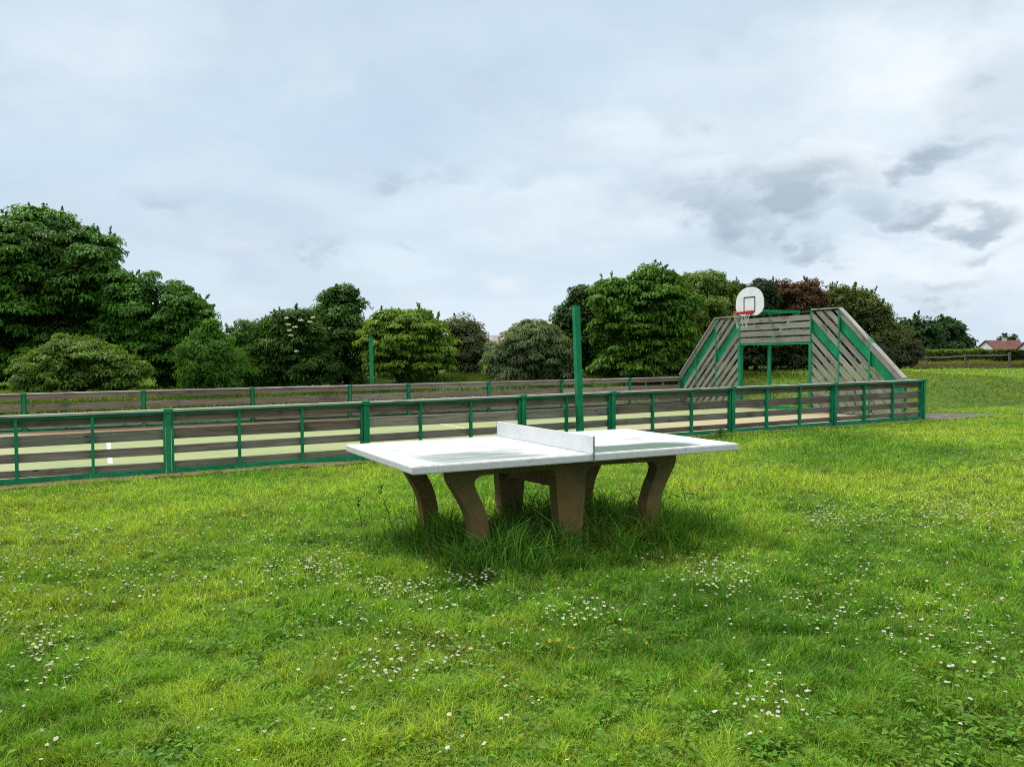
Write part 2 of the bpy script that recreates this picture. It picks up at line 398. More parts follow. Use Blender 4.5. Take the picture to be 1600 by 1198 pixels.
# ------------------------------------------------------------------ court fences
def wood_tint(dark=0.0):
    b = random.choice([(.20, .185, .150), (.225, .21, .175), (.17, .145, .112), (.195, .165, .130), (.18, .19, .142)])
    k = random.uniform(.8, 1.2) * (1 - dark); r = random.random() * .25 * (1 if dark > .2 else .25)
    return (b[0] * k * (1 + r), b[1] * k, b[2] * k * (1 - r * .5))
def goal_tint(k=1.0):
    b = random.choice([(.210, .204, .186), (.232, .226, .21), (.185, .178, .158), (.208, .208, .182)]); k *= random.uniform(.82, 1.15)
    return tuple(x * k for x in b)
def fence(name, label, mains, thins, ubase, basef, topf, inner, tone=1.0):
    """mains/thins: positions along the court; inner: +1 the court lies on the +u side"""
    root = empty(name, court(mains[0], ubase, 0), FA); tag(root, label, 'fence')
    x0 = mains[0]
    for q in mains:
        zb, zt = basef(q), topf(q)
        m = MB(); x = q - x0
        m.box(x - .032, x + .032, -.06, .09 * 1, zb - .03, zt - .006) if inner > 0 else m.box(x - .032, x + .032, -.09, .06, zb - .03, zt - .006)
        p = m.build('main_post', M['green'], root)
        c = MB(); c.box(x - .062, x + .062, -.080, .105, zt - .006, zt + .004) if inner > 0 else c.box(x - .062, x + .062, -.105, .080, zt - .006, zt + .004)
        c.box(x - .062, x + .062, -.083 if inner > 0 else -.108, -.080 if inner > 0 else -.105, zt - .05, zt + .004)
        c.build('post_cap', M['green'], p)
    for i in range(len(mains) - 1):
        a, b = mains[i] + .045, mains[i + 1] - .045
        A, B = a - x0, b - x0
        za, zb_, ta, tb = basef(a), basef(b), topf(a), topf(b)
        H = ta - za
        def slab(m, y0, y1, f0, f1, col, zoffa=0, zoffb=0, ga=0., gb=0.):
            m.prism([(A + ga, y0, za + f0 + zoffa), (B - gb, y0, zb_ + f0 + zoffb), (B - gb, y0, zb_ + f1 + zoffb), (A + ga, y0, za + f1 + zoffa)], (0, y1 - y0, 0), col, Vector((1, 0, 0)))
        s = inner
        def yy(a_, b_): return (min(a_ * s, b_ * s), max(a_ * s, b_ * s))
        m = MB(); y0, y1 = yy(.034, .075)
        for f0, f1, dk in ((.088, .186, .30), (.293, .417, .12), (.513, .668, .05), (.770, .895, .35)):
            j = [random.uniform(-.011, .011) for _ in range(2)]
            slab(m, y0, y1, f0 + random.uniform(-.004, .004), f1 + random.uniform(-.004, .004), tuple(x * tone for x in wood_tint(dk if inner > 0 else dk * .4)), j[0], j[1], .004, .004)
        m.build('plank_panel', M['wood'], root)
        m = MB(); y0, y1 = yy(-.075, .098); slab(m, y0, y1, H - .036, H - .007, goal_tint(1.55), 0, 0, .012, .012); m.build('cap_plank', M['wood'], root)
        m = MB(); y0, y1 = yy(-.030, .030); slab(m, y0, y1, H - .078, H - .038, (0, 0, 0)); m.build('top_rail', M['green'], root)
        m = MB(); y0, y1 = yy(-.034, .060 if inner > 0 else .030); slab(m, y0, y1, -.05, .082, (0, 0, 0)); m.build('bottom_channel', M['green'], root)
        for q, w in [(a + .012, .030), (b - .012, .030)] + [(t, .040) for t in thins if a < t < b]:
            zq, tq = basef(q), topf(q); m = MB(); x = q - x0
            y0, y1 = yy(-.037, .0325)
            m.box(x - w / 2, x + w / 2, y0, y1, zq + .0825, tq - .0785); 
            m.build('thin_post', M['green'], root)
    return root
near_main = [-8.9, -5.95, -2.95, -.006, 2.946, 5.825, 7.728, 10.658, 13.573, 16.508]
near_thin = [-7.9, -6.95, -4.95, -3.95, -1.921, -.995, .988, 1.934, 3.904, 4.827, 6.741, 8.675, 9.624, 11.607, 12.552, 14.533, 15.472]
nb = lambda q: float(fbase(q)); nt_ = lambda q: float(fbase(q)) + .955
fence('court_fence', 'long low fence of dark planks and green posts between table and court', near_main, near_thin, 0, nb, nt_, +1)
far_main = [-10.0, -7.48, -4.96, -2.44, .08, 2.65, 5.21, 6.89, 9.39, 11.88, 14.41, 16.5]
far_thin = [-9.2, -8.3, -6.6, -5.8, -4.1, -3.3, -1.6, -.79, .94, 1.78, 3.52, 4.33, 6.02, 7.73, 8.55, 10.2, 11.05, 12.7, 13.55, 15.1, 15.8]
fb = lambda q: .672 + .0030 * q - .925 if q > 0 else .672 + .002 * q - .925
ft = lambda q: fb(q) + .925
fence('court_fence', 'long low grey plank fence on the far side of the court below the trees', far_main, far_thin, CW, fb, ft, -1, 1.15)

def square_pole(name, label, base, top, w):
    root = empty(name, base, FA); tag(root, label, 'pole', 'net poles beside the court')
    m = MB(); d = Vector(top) - Vector(base); lx = Vector((d.x * Dx + d.y * Dy, -d.x * Dy + d.y * Dx, d.z))
    m.beam((0, 0, -.1), lx, w, w, Vector((0, 1, 0))); m.build('shaft', M['green'], root, bevel=.004)
    m = MB(); m.box(lx.x - w * .56, lx.x + w * .56, lx.y - w * .56, lx.y + w * .56, lx.z, lx.z + .008); m.build('end_cap', M['green'], root)
    m = MB(); m.box(-.11, .11, -.11, .11, .0, .014); m.build('base_plate', M['green'], root)
    return root
b0 = court(6.925, -.2, nb(6.9)); t0 = court(6.835, -.2, 2.352)
square_pole('net_pole', 'tall green square pole standing just behind the white table, leaning slightly', b0, t0, .107)
b0 = court(5.955, CW + .3, tz(*court(5.955, CW + .3).xy)); t0 = court(5.94, CW + .3, 2.01)
square_pole('net_pole', 'slim green pole behind the far fence in front of a yellow green bush', b0, t0, .085)

# ------------------------------------------------------------------ goal wall at the end of the court
T0 = court(QT, 0, 0); ZE = -.12
root = empty('goal_wall', court(QT, 0, 0), FA); tag(root, 'wooden goal end wall with sloping plank wings and green steel frame', 'goal wall')
def clip(poly, f):                     # keep f(p) >= 0
    out = []
    for i in range(len(poly)):
        a, b = poly[i], poly[(i + 1) % len(poly)]; fa_, fb_ = f(a), f(b)
        if fa_ >= 0: out.append(a)
        if fa_ * fb_ < 0:
            t = fa_ / (fa_ - fb_); out.append((a[0] + (b[0] - a[0]) * t, a[1] + (b[1] - a[1]) * t))
    return out
def wall_poly(m, poly, x0, x1, col, along):
    m.prism([(x0, p[0], p[1]) for p in poly], (x1 - x0, 0, 0), col, along)
def wing(posts, slope_a, slope_b, sgn):
    """posts: u positions from outer to inner; slope line from a (low, outer) to b (high, inner)"""
    (ua, za), (ub, zb_) = slope_a, slope_b
    k = (zb_ - za) / (ub - ua)         # dz/du of the sloping edge
    al = Vector((0, 1, k)).normalized()
    edge = lambda u: za + k * (u - ua)
    ztop = zb_
    ph, gap = .175, .115
    bays = [(posts[i], posts[i + 1]) for i in range(len(posts) - 1)]
    for bi, (p, q) in enumerate(bays):
        lo_, hi_ = min(p, q) + .022, max(p, q) - .022
        m = MB(); zc = 0.0; n = 0
        while True:
            off = zc
            poly = [(lo_, edge(lo_) - off), (hi_, edge(hi_) - off), (hi_, edge(hi_) - off - ph), (lo_, edge(lo_) - off - ph)]
            if max(p_[1] for p_ in poly) < ZE + .05: break
            poly = clip(poly, lambda t: t[1] - (ZE + .03)); poly = clip(poly, lambda t: ztop - .03 - t[1]) if len(poly) > 2 else poly
            skip = n == (1 if bi < len(bays) - 1 else 1 + (5 if False else 2))
            if len(poly) > 2 and not (n == BR[bi]):
                jit = random.uniform(-.006, .006)
                wall_poly(m, poly, -.062 + jit, -.024 + jit, goal_tint(), al)
            zc += ph + gap; n += 1
            if n == 1 and bi == len(bays) - 1: pass
            if n > 30: break
        # planks above the first line in the innermost bay (the wing is flat-topped there)
        off = -(ph + gap)
        while bi == len(bays) - 1 and off > -3:
            poly = [(lo_, edge(lo_) - off), (hi_, edge(hi_) - off), (hi_, edge(hi_) - off - ph), (lo_, edge(lo_) - off - ph)]
            if min(p_[1] for p_ in poly) > ztop: break
            poly = clip(poly, lambda t: ztop - .03 - t[1])
            if len(poly) > 2: wall_poly(m, poly, -.062, -.024, goal_tint(), al)
            off -= ph + gap
        m.build('plank_panel', M['wood'], root)
        m = MB(); off = (ph + gap) * BR[bi] - .07; w = ph + .14
        poly = [(lo_ - .02, edge(lo_ - .02) - off), (hi_ + .02, edge(hi_ + .02) - off), (hi_ + .02, edge(hi_ + .02) - off - w), (lo_ - .02, edge(lo_ - .02) - off - w)]
        poly = clip(poly, lambda t: t[1] - (ZE + .03)); poly = clip(poly, lambda t: ztop - .03 - t[1])
        if len(poly) > 2:
            wall_poly(m, poly, -.020, .006, (0, 0, 0), al); m.build('brace', M['green'], root)
    for i, u in enumerate(posts):
        z1 = min(edge(u), ztop) if 0 < i < len(posts) else edge(u)
        w = .05
        m = MB(); m.box(-.068, .03, u - w / 2, u + w / 2, ZE - .04, min(z1, ztop) + (.012 if i else -.05)); m.build('post', M['green'], root)
    m = MB(); n_ = Vector((0, -k, 1)).normalized()
    a = Vector((-.09, ua, za + .012)); b = Vector((-.09, ub, zb_ + .012))
    m.prism([a, b, b + n_ * .032, a + n_ * .032], (.145, 0, 0), goal_tint(1.75), al); m.build('slope_cap', M['wood'], root)
    um = posts[1]; c = Vector((-.096, um, edge(um) + .012)) + n_ * .034
    m = MB(); m.prism([c - al * .07, c + al * .07, c + al * .07 + n_ * .006, c - al * .07 + n_ * .006], (.157, 0, 0)); m.build('cap_plate', M['green'], root)
    m = MB(); u0, u1 = sorted((ub, posts[-1])); m.box(-.09, .055, u0 + .01, u1 - .03, ztop + .014, ztop + .044, goal_tint(1.5), Vector((0, 1, 0))); m.build('top_cap', M['wood'], root)
    m = MB(); u0, u1 = sorted((posts[0], posts[-1])); m.box(-.02, .03, u0 + .03, u1 - .03, ZE - .03, ZE + .028); m.build('bottom_rail', M['green'], root)
    # thin battens behind the planks (seen through the gaps)
    for j in range(len(posts) - 1):
        u = (posts[j] + posts[j + 1]) / 2; z1 = min(edge(u), ztop) - .05
        m = MB(); m.box(-.019, .014, u - .018, u + .018, ZE + .03, z1); m.build('batten', M['green'], root)
BR = [1, 1, 4]
wing([.47, 1.46, 2.42, 3.37], (.47, .83), (2.42, 2.63), 1)
wing([9.0, 8.17, 7.22, 6.15], (9.0, .77), (7.22, 2.57), -1)
# goal mouth
UL, UR, ZC, ZT = 6.15, 3.37, 1.775, 2.61
m = MB(); n = 4; ph = .148; gp = (ZT - .05 - ZC - n * ph) / n
for i in range(n):
    z0 = ZC + .005 + i * (ph + gp)
    m.prism([(-.062, UR + .03, z0 + .012), (-.062, UL - .03, z0 - .004), (-.062, UL - .03, z0 + ph - .004), (-.062, UR + .03, z0 + ph + .012)], (.036, 0, 0), goal_tint(1.1), Vector((0, 1, 0)))
m.build('plank_panel', M['wood'], root)
m = MB(); m.box(-.075, .03, UR + .03, UL - .03, ZC - .055, ZC); m.build('crossbar', M['green'], root)
m = MB(); m.box(-.09, .055, UR + .03, UL - .03, ZT - .004, ZT + .012); m.build('top_rail', M['green'], root)
m = MB(); m.box(-.08, .035, UL - .055, UL + .055, ZE - .04, ZC - .056); m.build('goal_post', M['green'], root)
m = MB(); m.box(-.08, .035, UR - .030, UR + .055, ZE - .04, ZC - .056); m.build('goal_post', M['green'], root)
m = MB(); m.box(-.03, .03, UR + .06, UL - .06, ZE + .02, ZE + .10); m.build('ground_bar', M['green'], root)
for u in (4.05, 5.6):
    m = MB(); m.box(-.022, .02, u - .022, u + .022, ZC + .002, ZT - .01); m.build('batten', M['green'], root)
# low outer ends joining the side fences
for u0, u1 in ((.05, .44), (9.02, 9.04)):
    if u1 - u0 > .1:
        m = MB()
        for f0, f1 in ((.088, .186), (.293, .417), (.513, .668), (.770, .895)):
            m.box(-.06, -.022, u0, u1, ZE + f0, ZE + f1, wood_tint(.1), Vector((0, 1, 0)))
        m.build('plank_panel', M['wood'], root)
        m = MB(); m.box(-.09, .06, u0 + .06, u1 + .03, ZE + .925, ZE + .953, goal_tint(1.5), Vector((0, 1, 0))); m.build('top_cap', M['wood'], root)
        m = MB(); m.box(-.018, .02, u0 + .02, u0 + .06, ZE, ZE + .92); m.build('batten', M['green'], root)

# ------------------------------------------------------------------ basketball hoop
UB = 5.03
root = empty('basketball_hoop', court(QT + .06, UB, ZE), FA); tag(root, 'basketball hoop with rounded white backboard, red rim and chain net above the goal', 'basketball hoop')
def hl(o, u, z): return Vector((o - .06, u - UB, z - ZE))   # wall coordinates -> local
m = MB(); m.box(-.032, .032, -.042, .042, -.03, 2.74); m.build('pole', M['green'], root)
m = MB(); m.beam(hl(-.62, UB, 2.70), hl(1.22, UB, 2.70), .085, .07); m.beam(hl(1.2, UB, 2.66), hl(.1, UB, 1.85), .06, .06); m.beam(hl(-.62, UB, 2.88), hl(.05, UB, 2.64), .045, .045)
m.build('arm', M['green'], root)
bo = -.70; bw, bz0, bz1 = .56, 2.555, 3.375
prof = [(-.30, bz0), (.30, bz0), (bw - .07, bz0 + .10), (bw, bz0 + .22)]
cx_, cz_ = 0, bz0 + .36
prof += [(bw * math.cos(t) ** .9 if math.cos(t) > 0 else 0, cz_ + (bz1 - cz_) * math.sin(t)) for t in np.linspace(.05, math.pi / 2, 10)]
prof += [(-a, z) for a, z in prof[::-1] if a > .0 and (a, z) not in ((.30, bz0),)]
prof = [p for p in prof if True]
seen = []; [seen.append(p) for p in prof if all((abs(p[0] - s[0]) + abs(p[1] - s[1])) > .004 for s in seen)]
m = MB(); m.prism([hl(bo - .012, UB + a, z) for a, z in seen], (.024, 0, 0)); bd = m.build('backboard', M['board'], root)
m = MB(); lw = .035; a0, a1, z0, z1 = -.235, .235, 2.66, 3.10
for (b0, b1, c0, c1) in ((a0, a1, z1 - lw, z1), (a0, a1, z0, z0 + lw), (a0, a0 + lw, z0 + lw, z1 - lw), (a1 - lw, a1, z0 + lw, z1 - lw)):
    p0 = hl(bo - .016, UB + b0, c0); p1 = hl(bo - .0125, UB + b1, c1); m.box(p0.x, p1.x, p0.y, p1.y, p0.z, p1.z)
m.build('target_square', M['board_line'], bd)
m = MB(); m.box(hl(bo - .05, 0, 0).x, hl(bo - .017, 0, 0).x, -.10, .10, hl(0, 0, 2.58).z, hl(0, 0, 2.70).z); m.build('rim_bracket', M['rim'], root)
rc, rr = bo - .30, .235
m = MB(); ring = [hl(rc + rr * math.cos(t), UB + rr * math.sin(t), 2.645) for t in np.linspace(0, 2 * math.pi, 29)]
m.tube(ring, .013, 8, cap=False)
ring2 = [p + Vector((0, 0, -.035)) for p in ring]; m.tube(ring2, .010, 6, cap=False)
for i in range(0, 28, 2): m.tube([ring[i], ring2[i]], .007, 5)
m.beam(hl(bo - .05, UB - .09, 2.645), hl(rc + .12, UB - .20, 2.645), .03, .02); m.beam(hl(bo - .05, UB + .09, 2.645), hl(rc + .12, UB + .20, 2.645), .03, .02)
m.box(hl(rc - rr, 0, 0).x + .02, hl(bo - .05, 0, 0).x, -.235, -.215, hl(0, 0, 2.60).z, hl(0, 0, 2.655).z); m.box(hl(rc - rr * .2, 0, 0).x, hl(bo - .05, 0, 0).x, .215, .235, hl(0, 0, 2.60).z, hl(0, 0, 2.655).z)
m.build('rim', M['rim'], root)
m = MB(); K = 10
for k in range(K):
    t0_, t1_ = 2 * math.pi * k / K, 2 * math.pi * (k + 1) / K
    lv = [(1.0, 2.61), (.80, 2.47), (.62, 2.32), (.55, 2.18)]
    for j in range(3):
        ta_, tb_ = (t0_, (t0_ + t1_) / 2) if j % 2 == 0 else ((t0_ + t1_) / 2, t0_)
        tc_ = (t0_ + t1_) / 2 + math.pi / K * 2 if j % 2 == 0 else t1_
        P = lambda t, l: hl(rc + rr * l[0] * math.cos(t), UB + rr * l[0] * math.sin(t), l[1])
        if random.random() < .8: m.tube([P(ta_, lv[j]), P(tb_, lv[j + 1])], .0055, 5)
        if random.random() < .45: m.tube([P(t1_ if j % 2 == 0 else (t0_ + t1_) / 2, lv[j]), P((t0_ + t1_) / 2 if j % 2 == 0 else t1_, lv[j + 1])], .0055, 5)
m.build('net', M['net'], root)

# ------------------------------------------------------------------ table
root = empty('table_tennis_table', (TX, TY, 0), TA); tag(root, 'white outdoor table tennis table with curved brown concrete legs in long grass', 'table')
L, W, HT, TH = 2.74, 1.525, .76, .054
m = MB(); m.box(-L / 2, L / 2, -W / 2, W / 2, -TH, 0)
top = m.build('tabletop', M['table_top'], root, bevel=.009, loc=(0, 0, HT))
m = MB()   # raised border strips of thicker paint
for a in ((-L / 2 + .012, L / 2 - .012, -W / 2 + .010, -W / 2 + .032), (-L / 2 + .012, L / 2 - .012, W / 2 - .032, W / 2 - .010), (-L / 2 + .012, -L / 2 + .034, -W / 2 + .033, W / 2 - .033), (L / 2 - .034, L / 2 - .012, -W / 2 + .033, W / 2 - .033)):
    m.box(a[0], a[1], a[2], a[3], .0005, .0025)
m.build('border_line', M['white_steel'], top)
m = MB(); m.box(-.28, -.245, -.005, .005, 0, .01); 
nh = .128
m = MB(); m.box(-.005, .005, -W / 2 - .012, W / 2 + .012, .003, nh); nt2 = m.build('net_plate', M['white_steel'], root, loc=(0, 0, HT), bevel=.002)
m = MB(); m.box(-.0055, .0055, -W / 2 - .0165, -W / 2 - .0125, -TH, nh); m.build('edge_strip', M['dark_edge'], nt2)
m = MB(); m.box(-.0055, .0055, W / 2 + .0125, W / 2 + .0165, -TH, nh); m.build('edge_strip', M['dark_edge'], nt2)
HB = HT - TH
def spline(pts, n=6):
    out = []
    P = [Vector((*p, 0)) for p in pts]
    for i in range(len(P) - 1):
        p0, p1, p2, p3 = P[max(i - 1, 0)], P[i], P[i + 1], P[min(i + 2, len(P) - 1)]
        for k in range(n):
            t = k / n
            q = .5 * ((2 * p1) + (-p0 + p2) * t + (2 * p0 - 5 * p1 + 4 * p2 - p3) * t * t + (-p0 + 3 * p1 - 3 * p2 + p3) * t ** 3)
            out.append((q.x, q.y))
    out.append((P[-1].x, P[-1].y)); return out
outer = spline([(-.965, .705), (-.974, .66), (-.965, .60), (-.918, .52), (-.856, .41), (-.816, .30), (-.796, .15), (-.79, -.05)], 5)
inner_ = spline([(-.65, -.05), (-.665, .16), (-.69, .33), (-.727, .44), (-.767, .52), (-.785, .58), (-.762, .618), (-.70, .632), (-.46, .636), (-.20, .636), (-.145, .61), (-.127, .54), (-.118, .40), (-.095, .15), (-.09, -.05)], 5)
half = outer + inner_
prof = half + [(-a, z) for a, z in half[::-1]]
def frame_mesh(y0, y1):
    bm = bmesh.new(); vs = [bm.verts.new((a - .04, y0, z if z < .70 else HB + .0)) for a, z in prof]
    es = [bm.edges.new((vs[i], vs[(i + 1) % len(vs)])) for i in range(len(vs))]
    r = bmesh.ops.triangle_fill(bm, edges=es, use_beauty=True, use_dissolve=False)
    fs = [f for f in bm.faces]
    ex = bmesh.ops.extrude_face_region(bm, geom=fs)
    bmesh.ops.translate(bm, verts=[v for v in ex['geom'] if isinstance(v, bmesh.types.BMVert)], vec=(0, y1 - y0, 0))
    bmesh.ops.recalc_face_normals(bm, faces=bm.faces)
    me = bpy.data.meshes.new('leg_frame'); bm.to_mesh(me); bm.free(); me.materials.append(M['concrete']); return me
for y0, y1 in ((-.53, -.42), (.42, .53)):
    o = bpy.data.objects.new('leg_frame', frame_mesh(y0, y1)); link(o, root)
    b = o.modifiers.new('bevel', 'BEVEL'); b.width = .010; b.segments = 2; b.limit_method = 'ANGLE'; b.angle_limit = R(50)
m = MB(); m.prism([(-.10, -.418, .70), (-.10, .418, .70), (-.10, .418, .42), (-.10, .30, .455), (-.10, -.30, .475), (-.10, -.418, .44)], (.10, 0, 0)); m.build('cross_beam', M['concrete'], root, bevel=.008)
m = MB(); m.box(-.69, -.16, .44, .51, -.02, .105); m.build('base_bar', M['concrete'], root, bevel=.006)

# ------------------------------------------------------------------ trees
def rot_basis(nrm):
    n = nrm / np.linalg.norm(nrm, axis=1, keepdims=True)
    a = np.where(np.abs(n[:, 2:3]) < .9, np.array([[0, 0, 1.]]), np.array([[1., 0, 0]]))
    t = np.cross(a, n); t /= np.linalg.norm(t, axis=1, keepdims=True); b = np.cross(n, t); return n, t, b
def leaves(P, nrm, tipdir, L, Wd, col, fold=.25):
    """kite leaves at P; tipdir: preferred growing direction; returns verts, tris, cols"""
    n = nrm / (np.linalg.norm(nrm, axis=1, keepdims=True) + 1e-9)
    t = tipdir - n * np.sum(tipdir * n, 1, keepdims=True); t /= (np.linalg.norm(t, axis=1, keepdims=True) + 1e-9)
    b = np.cross(n, t); L = L[:, None]; Wd = Wd[:, None]
    base = P - t * L * .45; tip = P + t * L * .55 - n * L * .12
    mid = P - t * L * .02
    l = mid + b * Wd * .5 + n * Wd * fold; r = mid - b * Wd * .5 + n * Wd * fold
    V = np.stack([base, r, tip, l], 1).reshape(-1, 3)
    i = np.arange(len(P))[:, None] * 4
    tris = np.concatenate([i + np.array([[0, 1, 2]]), i + np.array([[0, 2, 3]])])
    return V, tris, np.repeat(col, 4, 0)
def unit(n):
    d = rng.normal(size=(n, 3)); return d / np.linalg.norm(d, axis=1, keepdims=True)
def make_tree(name, label, cat, y, lobes, leafL, leafW, col, col2, clump=.5, flat=.7, dens=1.0, erect=0.0, droop=.4, mat='leaf', group=None, base_px=None, shoots=0, trunkr=.12, spread=.35, zf=.9, gaps=.07, base_z=None, extra=None):
    """lobes: (cx, cy, rx, ry) in photo pixels, standing y metres ahead"""
    W_ = []; lob2 = []
    for lb in lobes:               # every lobe carries a few smaller knobs, so that the outline is lumpy
        cx, cy, rx, ry = lb[0], lb[1], lb[2] * .90, lb[3] * .90; lob2.append((cx, cy, rx, ry, 0))
        if min(rx, ry) > 17:
            for _ in range(4):
                t = random.uniform(-.4, math.pi + .4); kx = random.uniform(.26, .46)
                lob2.append((cx + rx * .80 * math.cos(t), cy - ry * .80 * math.sin(t), min(rx, ry * 1.4) * kx, min(ry, rx * 1.2) * kx * 1.05, random.uniform(-.6, .3) * rx * y / F))
    for lb in lob2:
        cx, cy, rx, ry, dy = lb
        c = at_depth(cx, cy, y + dy); k = (y + dy) / F; W_.append((np.array(c), np.array([rx * k, rx * k * zf, ry * k])))
    bx = sum(w[0][0] * w[1][0] for w in W_) / sum(w[1][0] for w in W_)
    bz = tz(bx, y) if base_z is None else base_z
    root = empty(name, (bx, y, bz)); tag(root, label, cat, group)
    o0 = np.array([bx, y, bz])
    Vs, Ts, Cs, nv = [], [], [], 0
    clumpcs = []
    for c, r in W_:
        area = 4 * math.pi * ((r[0] * r[1]) ** 1.6 / 3 + (r[0] * r[2]) ** 1.6 / 3 + (r[1] * r[2]) ** 1.6 / 3) ** (1 / 1.6)
        nc = max(5, int(area / (clump * clump * 1.15)))
        d = unit(nc); d = d[(d[:, 2] > -.75)]; nc = len(d)
        rad = .70 + .48 * rng.random(nc) ** 1.6
        cc = c + d * r * rad[:, None]
        keep = cc[:, 2] > bz + .1; cc, d = cc[keep], d[keep]; nc = len(cc)
        if gaps: k_ = rng.random(nc) > gaps; cc, d = cc[k_], d[k_]; nc = len(cc)
        clumpcs.append(cc[::max(1, nc // 14)])
        nl = int(max(8, dens * 4.6 * clump * clump / (leafL * leafW * .5)))
        ctone = rng.random((nc, 1)); rcl = clump * (.65 + .7 * rng.random(nc))
        dd = unit(nc * nl).reshape(nc, nl, 3)
        dd[..., 2] = np.where(dd[..., 2] < -.3, -dd[..., 2], dd[..., 2])
        rr_ = rng.random((nc, nl, 1)) ** .45
        P = cc[:, None] + dd * rr_ * rcl[:, None, None] * np.array([1, 1, flat])
        nrm = dd * .8 + np.array([0, 0, .75]) + d[:, None] * .35 + rng.normal(size=(nc, nl, 3)) * spread
        tip = dd + d[:, None] * .5 + np.array([0, 0, erect - droop]) + rng.normal(size=(nc, nl, 3)) * .35
        if erect > .6: nrm = dd * .9 + d[:, None] * .6 + rng.normal(size=(nc, nl, 3)) * .4
        mixv = np.clip(ctone * .75 + .25 * rng.random((nc, nl)) + .18 * rng.normal(size=(nc, nl)), 0, 1)[..., None]
        C = (np.array(col) * (1 - mixv) + np.array(col2) * mixv) * (1 + .14 * rng.normal(size=(nc, nl, 1)))
        # inner fill so the crown is not hollow
        nf = int(nc * nl * .22); df = unit(nf) * (rng.random((nf, 1)) ** .4) * .82
        Pf = c + df * r; kf = Pf[:, 2] > bz + .05; Pf = Pf[kf]; nf = len(Pf)
        P = np.concatenate([P.reshape(-1, 3), Pf]); nrm = np.concatenate([nrm.reshape(-1, 3), unit(nf) + [0, 0, .5]])
        tip = np.concatenate([tip.reshape(-1, 3), unit(nf)]); C = np.concatenate([C.reshape(-1, 3), np.tile(np.array(col), (nf, 1))])
        LL = leafL * (.65 + .7 * rng.random(len(P))); WW = leafW * (.65 + .7 * rng.random(len(P)))
        v, t, cl = leaves(P, nrm, tip, LL, WW, np.clip(C, .004, .9)); Vs.append(v); Ts.append(t + nv); Cs.append(cl); nv += len(v)
    # shoots that break the outline
    for _ in range(int(shoots * 1.7)):
        c, r = W_[rng.integers(len(W_))]
        d = unit(1)[0]; d[2] = abs(d[2]) + .5; d[1] *= .6; d /= np.linalg.norm(d)
        p0 = c + d * r * .95; g_ = d * .6 + np.array([0, 0, .8]) + rng.normal(size=3) * .2; g_ /= np.linalg.norm(g_)
        ln = clump * rng.uniform(.4, 1.2); n = int(ln / leafL * 7) + 4
        s = rng.random(n) ** .8
        P = p0 + g_ * (s * ln)[:, None] + rng.normal(size=(n, 3)) * leafL * .28 * (1.15 - s[:, None])
        tip = g_ + rng.normal(size=(n, 3)) * .7 + [0, 0, -droop * .5]
        mv = rng.random((n, 1)); C = np.array(col) * (1 - mv) + np.array(col2) * mv
        v, t, cl = leaves(P, unit(n) + [0, 0, .6], tip, leafL * (.6 + .5 * rng.random(n)), leafW * (.6 + .5 * rng.random(n)), C); Vs.append(v); Ts.append(t + nv); Cs.append(cl); nv += len(v)
    mesh_np('crown', np.concatenate(Vs) - o0, [np.concatenate(Ts)], M[mat], parent=root, col=np.concatenate(Cs))
    # trunk with limbs into the clumps
    m = MB(); zmid = min(w[0][2] for w in W_) - bz; topz = max(w[0][2] for w in W_) - bz
    stems = 1 if trunkr > .1 else 3
    for k in range(stems):
        ox = random.uniform(-.25, .25) * (stems > 1); lean = random.uniform(-.2, .2)
        m.tube([(ox, 0, -.15), (ox * 1.3 + .03, .02, zmid * .3), (ox * 1.6 + lean * .5, 0, zmid * .7), (ox * 2 + lean, 0, topz * .95)], [trunkr * 1.25, trunkr, trunkr * .75, trunkr * .25], 8)
    cs = np.concatenate(clumpcs) - o0
    for p in cs[rng.permutation(len(cs))[:16]]:
        zb0 = max(.15, min(p[2] * .5, topz * .7)); a = Vector((0.03, 0, zb0)); b = Vector(p); mid = a.lerp(b, .55) + Vector((0, 0, .12 * b.length * .5))
        m.tube([a, mid, b], [trunkr * .45, trunkr * .28, trunkr * .08], 6)
    m.build('trunk', M['bark'], root, smooth=True)
    if extra: extra(root, o0, W_)
    return root

CH1, CH2 = (.024, .085, .008), (.105, .26, .022)
make_tree('broadleaf_tree', 'tallest tree, big dark broad-leaved crown at the left edge behind the court', 'tree', 35,
    [(60, 425, 120, 82), (-35, 440, 100, 100), (20, 500, 150, 95), (120, 480, 62, 80), (70, 380, 78, 50), (140, 405, 42, 48), (-90, 520, 110, 100), (110, 550, 90, 55), (30, 570, 110, 40)],
    .185, .09, CH1, CH2, clump=.54, flat=.5, dens=.72, droop=.6, shoots=80, trunkr=.26, gaps=.12)
make_tree('broadleaf_tree', 'dark green tree of medium height standing right of the tallest tree', 'tree', 33,
    [(240, 490, 68, 58), (200, 470, 40, 38), (285, 520, 46, 50), (250, 560, 80, 48), (300, 588, 50, 30), (300, 490, 22, 22), (190, 540, 50, 60)],
    .15, .082, (.024, .085, .008), (.105, .27, .022), clump=.44, flat=.55, dens=.75, droop=.5, shoots=60, trunkr=.18, gaps=.12)
make_tree('olive_bush', 'broad yellowish olive bush in front of the two left trees', 'bush', 28.5,
    [(120, 580, 70, 46), (60, 592, 42, 34), (180, 588, 44, 34), (110, 555, 40, 24)],
    .17, .055, (.075, .15, .018), (.19, .30, .042), clump=.36, flat=.5, dens=.9, droop=.15, erect=.25, shoots=26, trunkr=.07)
make_tree('conifer_shrub', 'bright green feathery shrub between the olive bush and the elder', 'shrub', 29,
    [(330, 565, 44, 42), (310, 590, 28, 30), (360, 585, 34, 34), (330, 530, 20, 20), (300, 560, 16, 28)],
    .13, .045, (.045, .14, .012), (.13, .28, .03), clump=.3, flat=.9, dens=.95, erect=.7, droop=0, shoots=40, trunkr=.07)
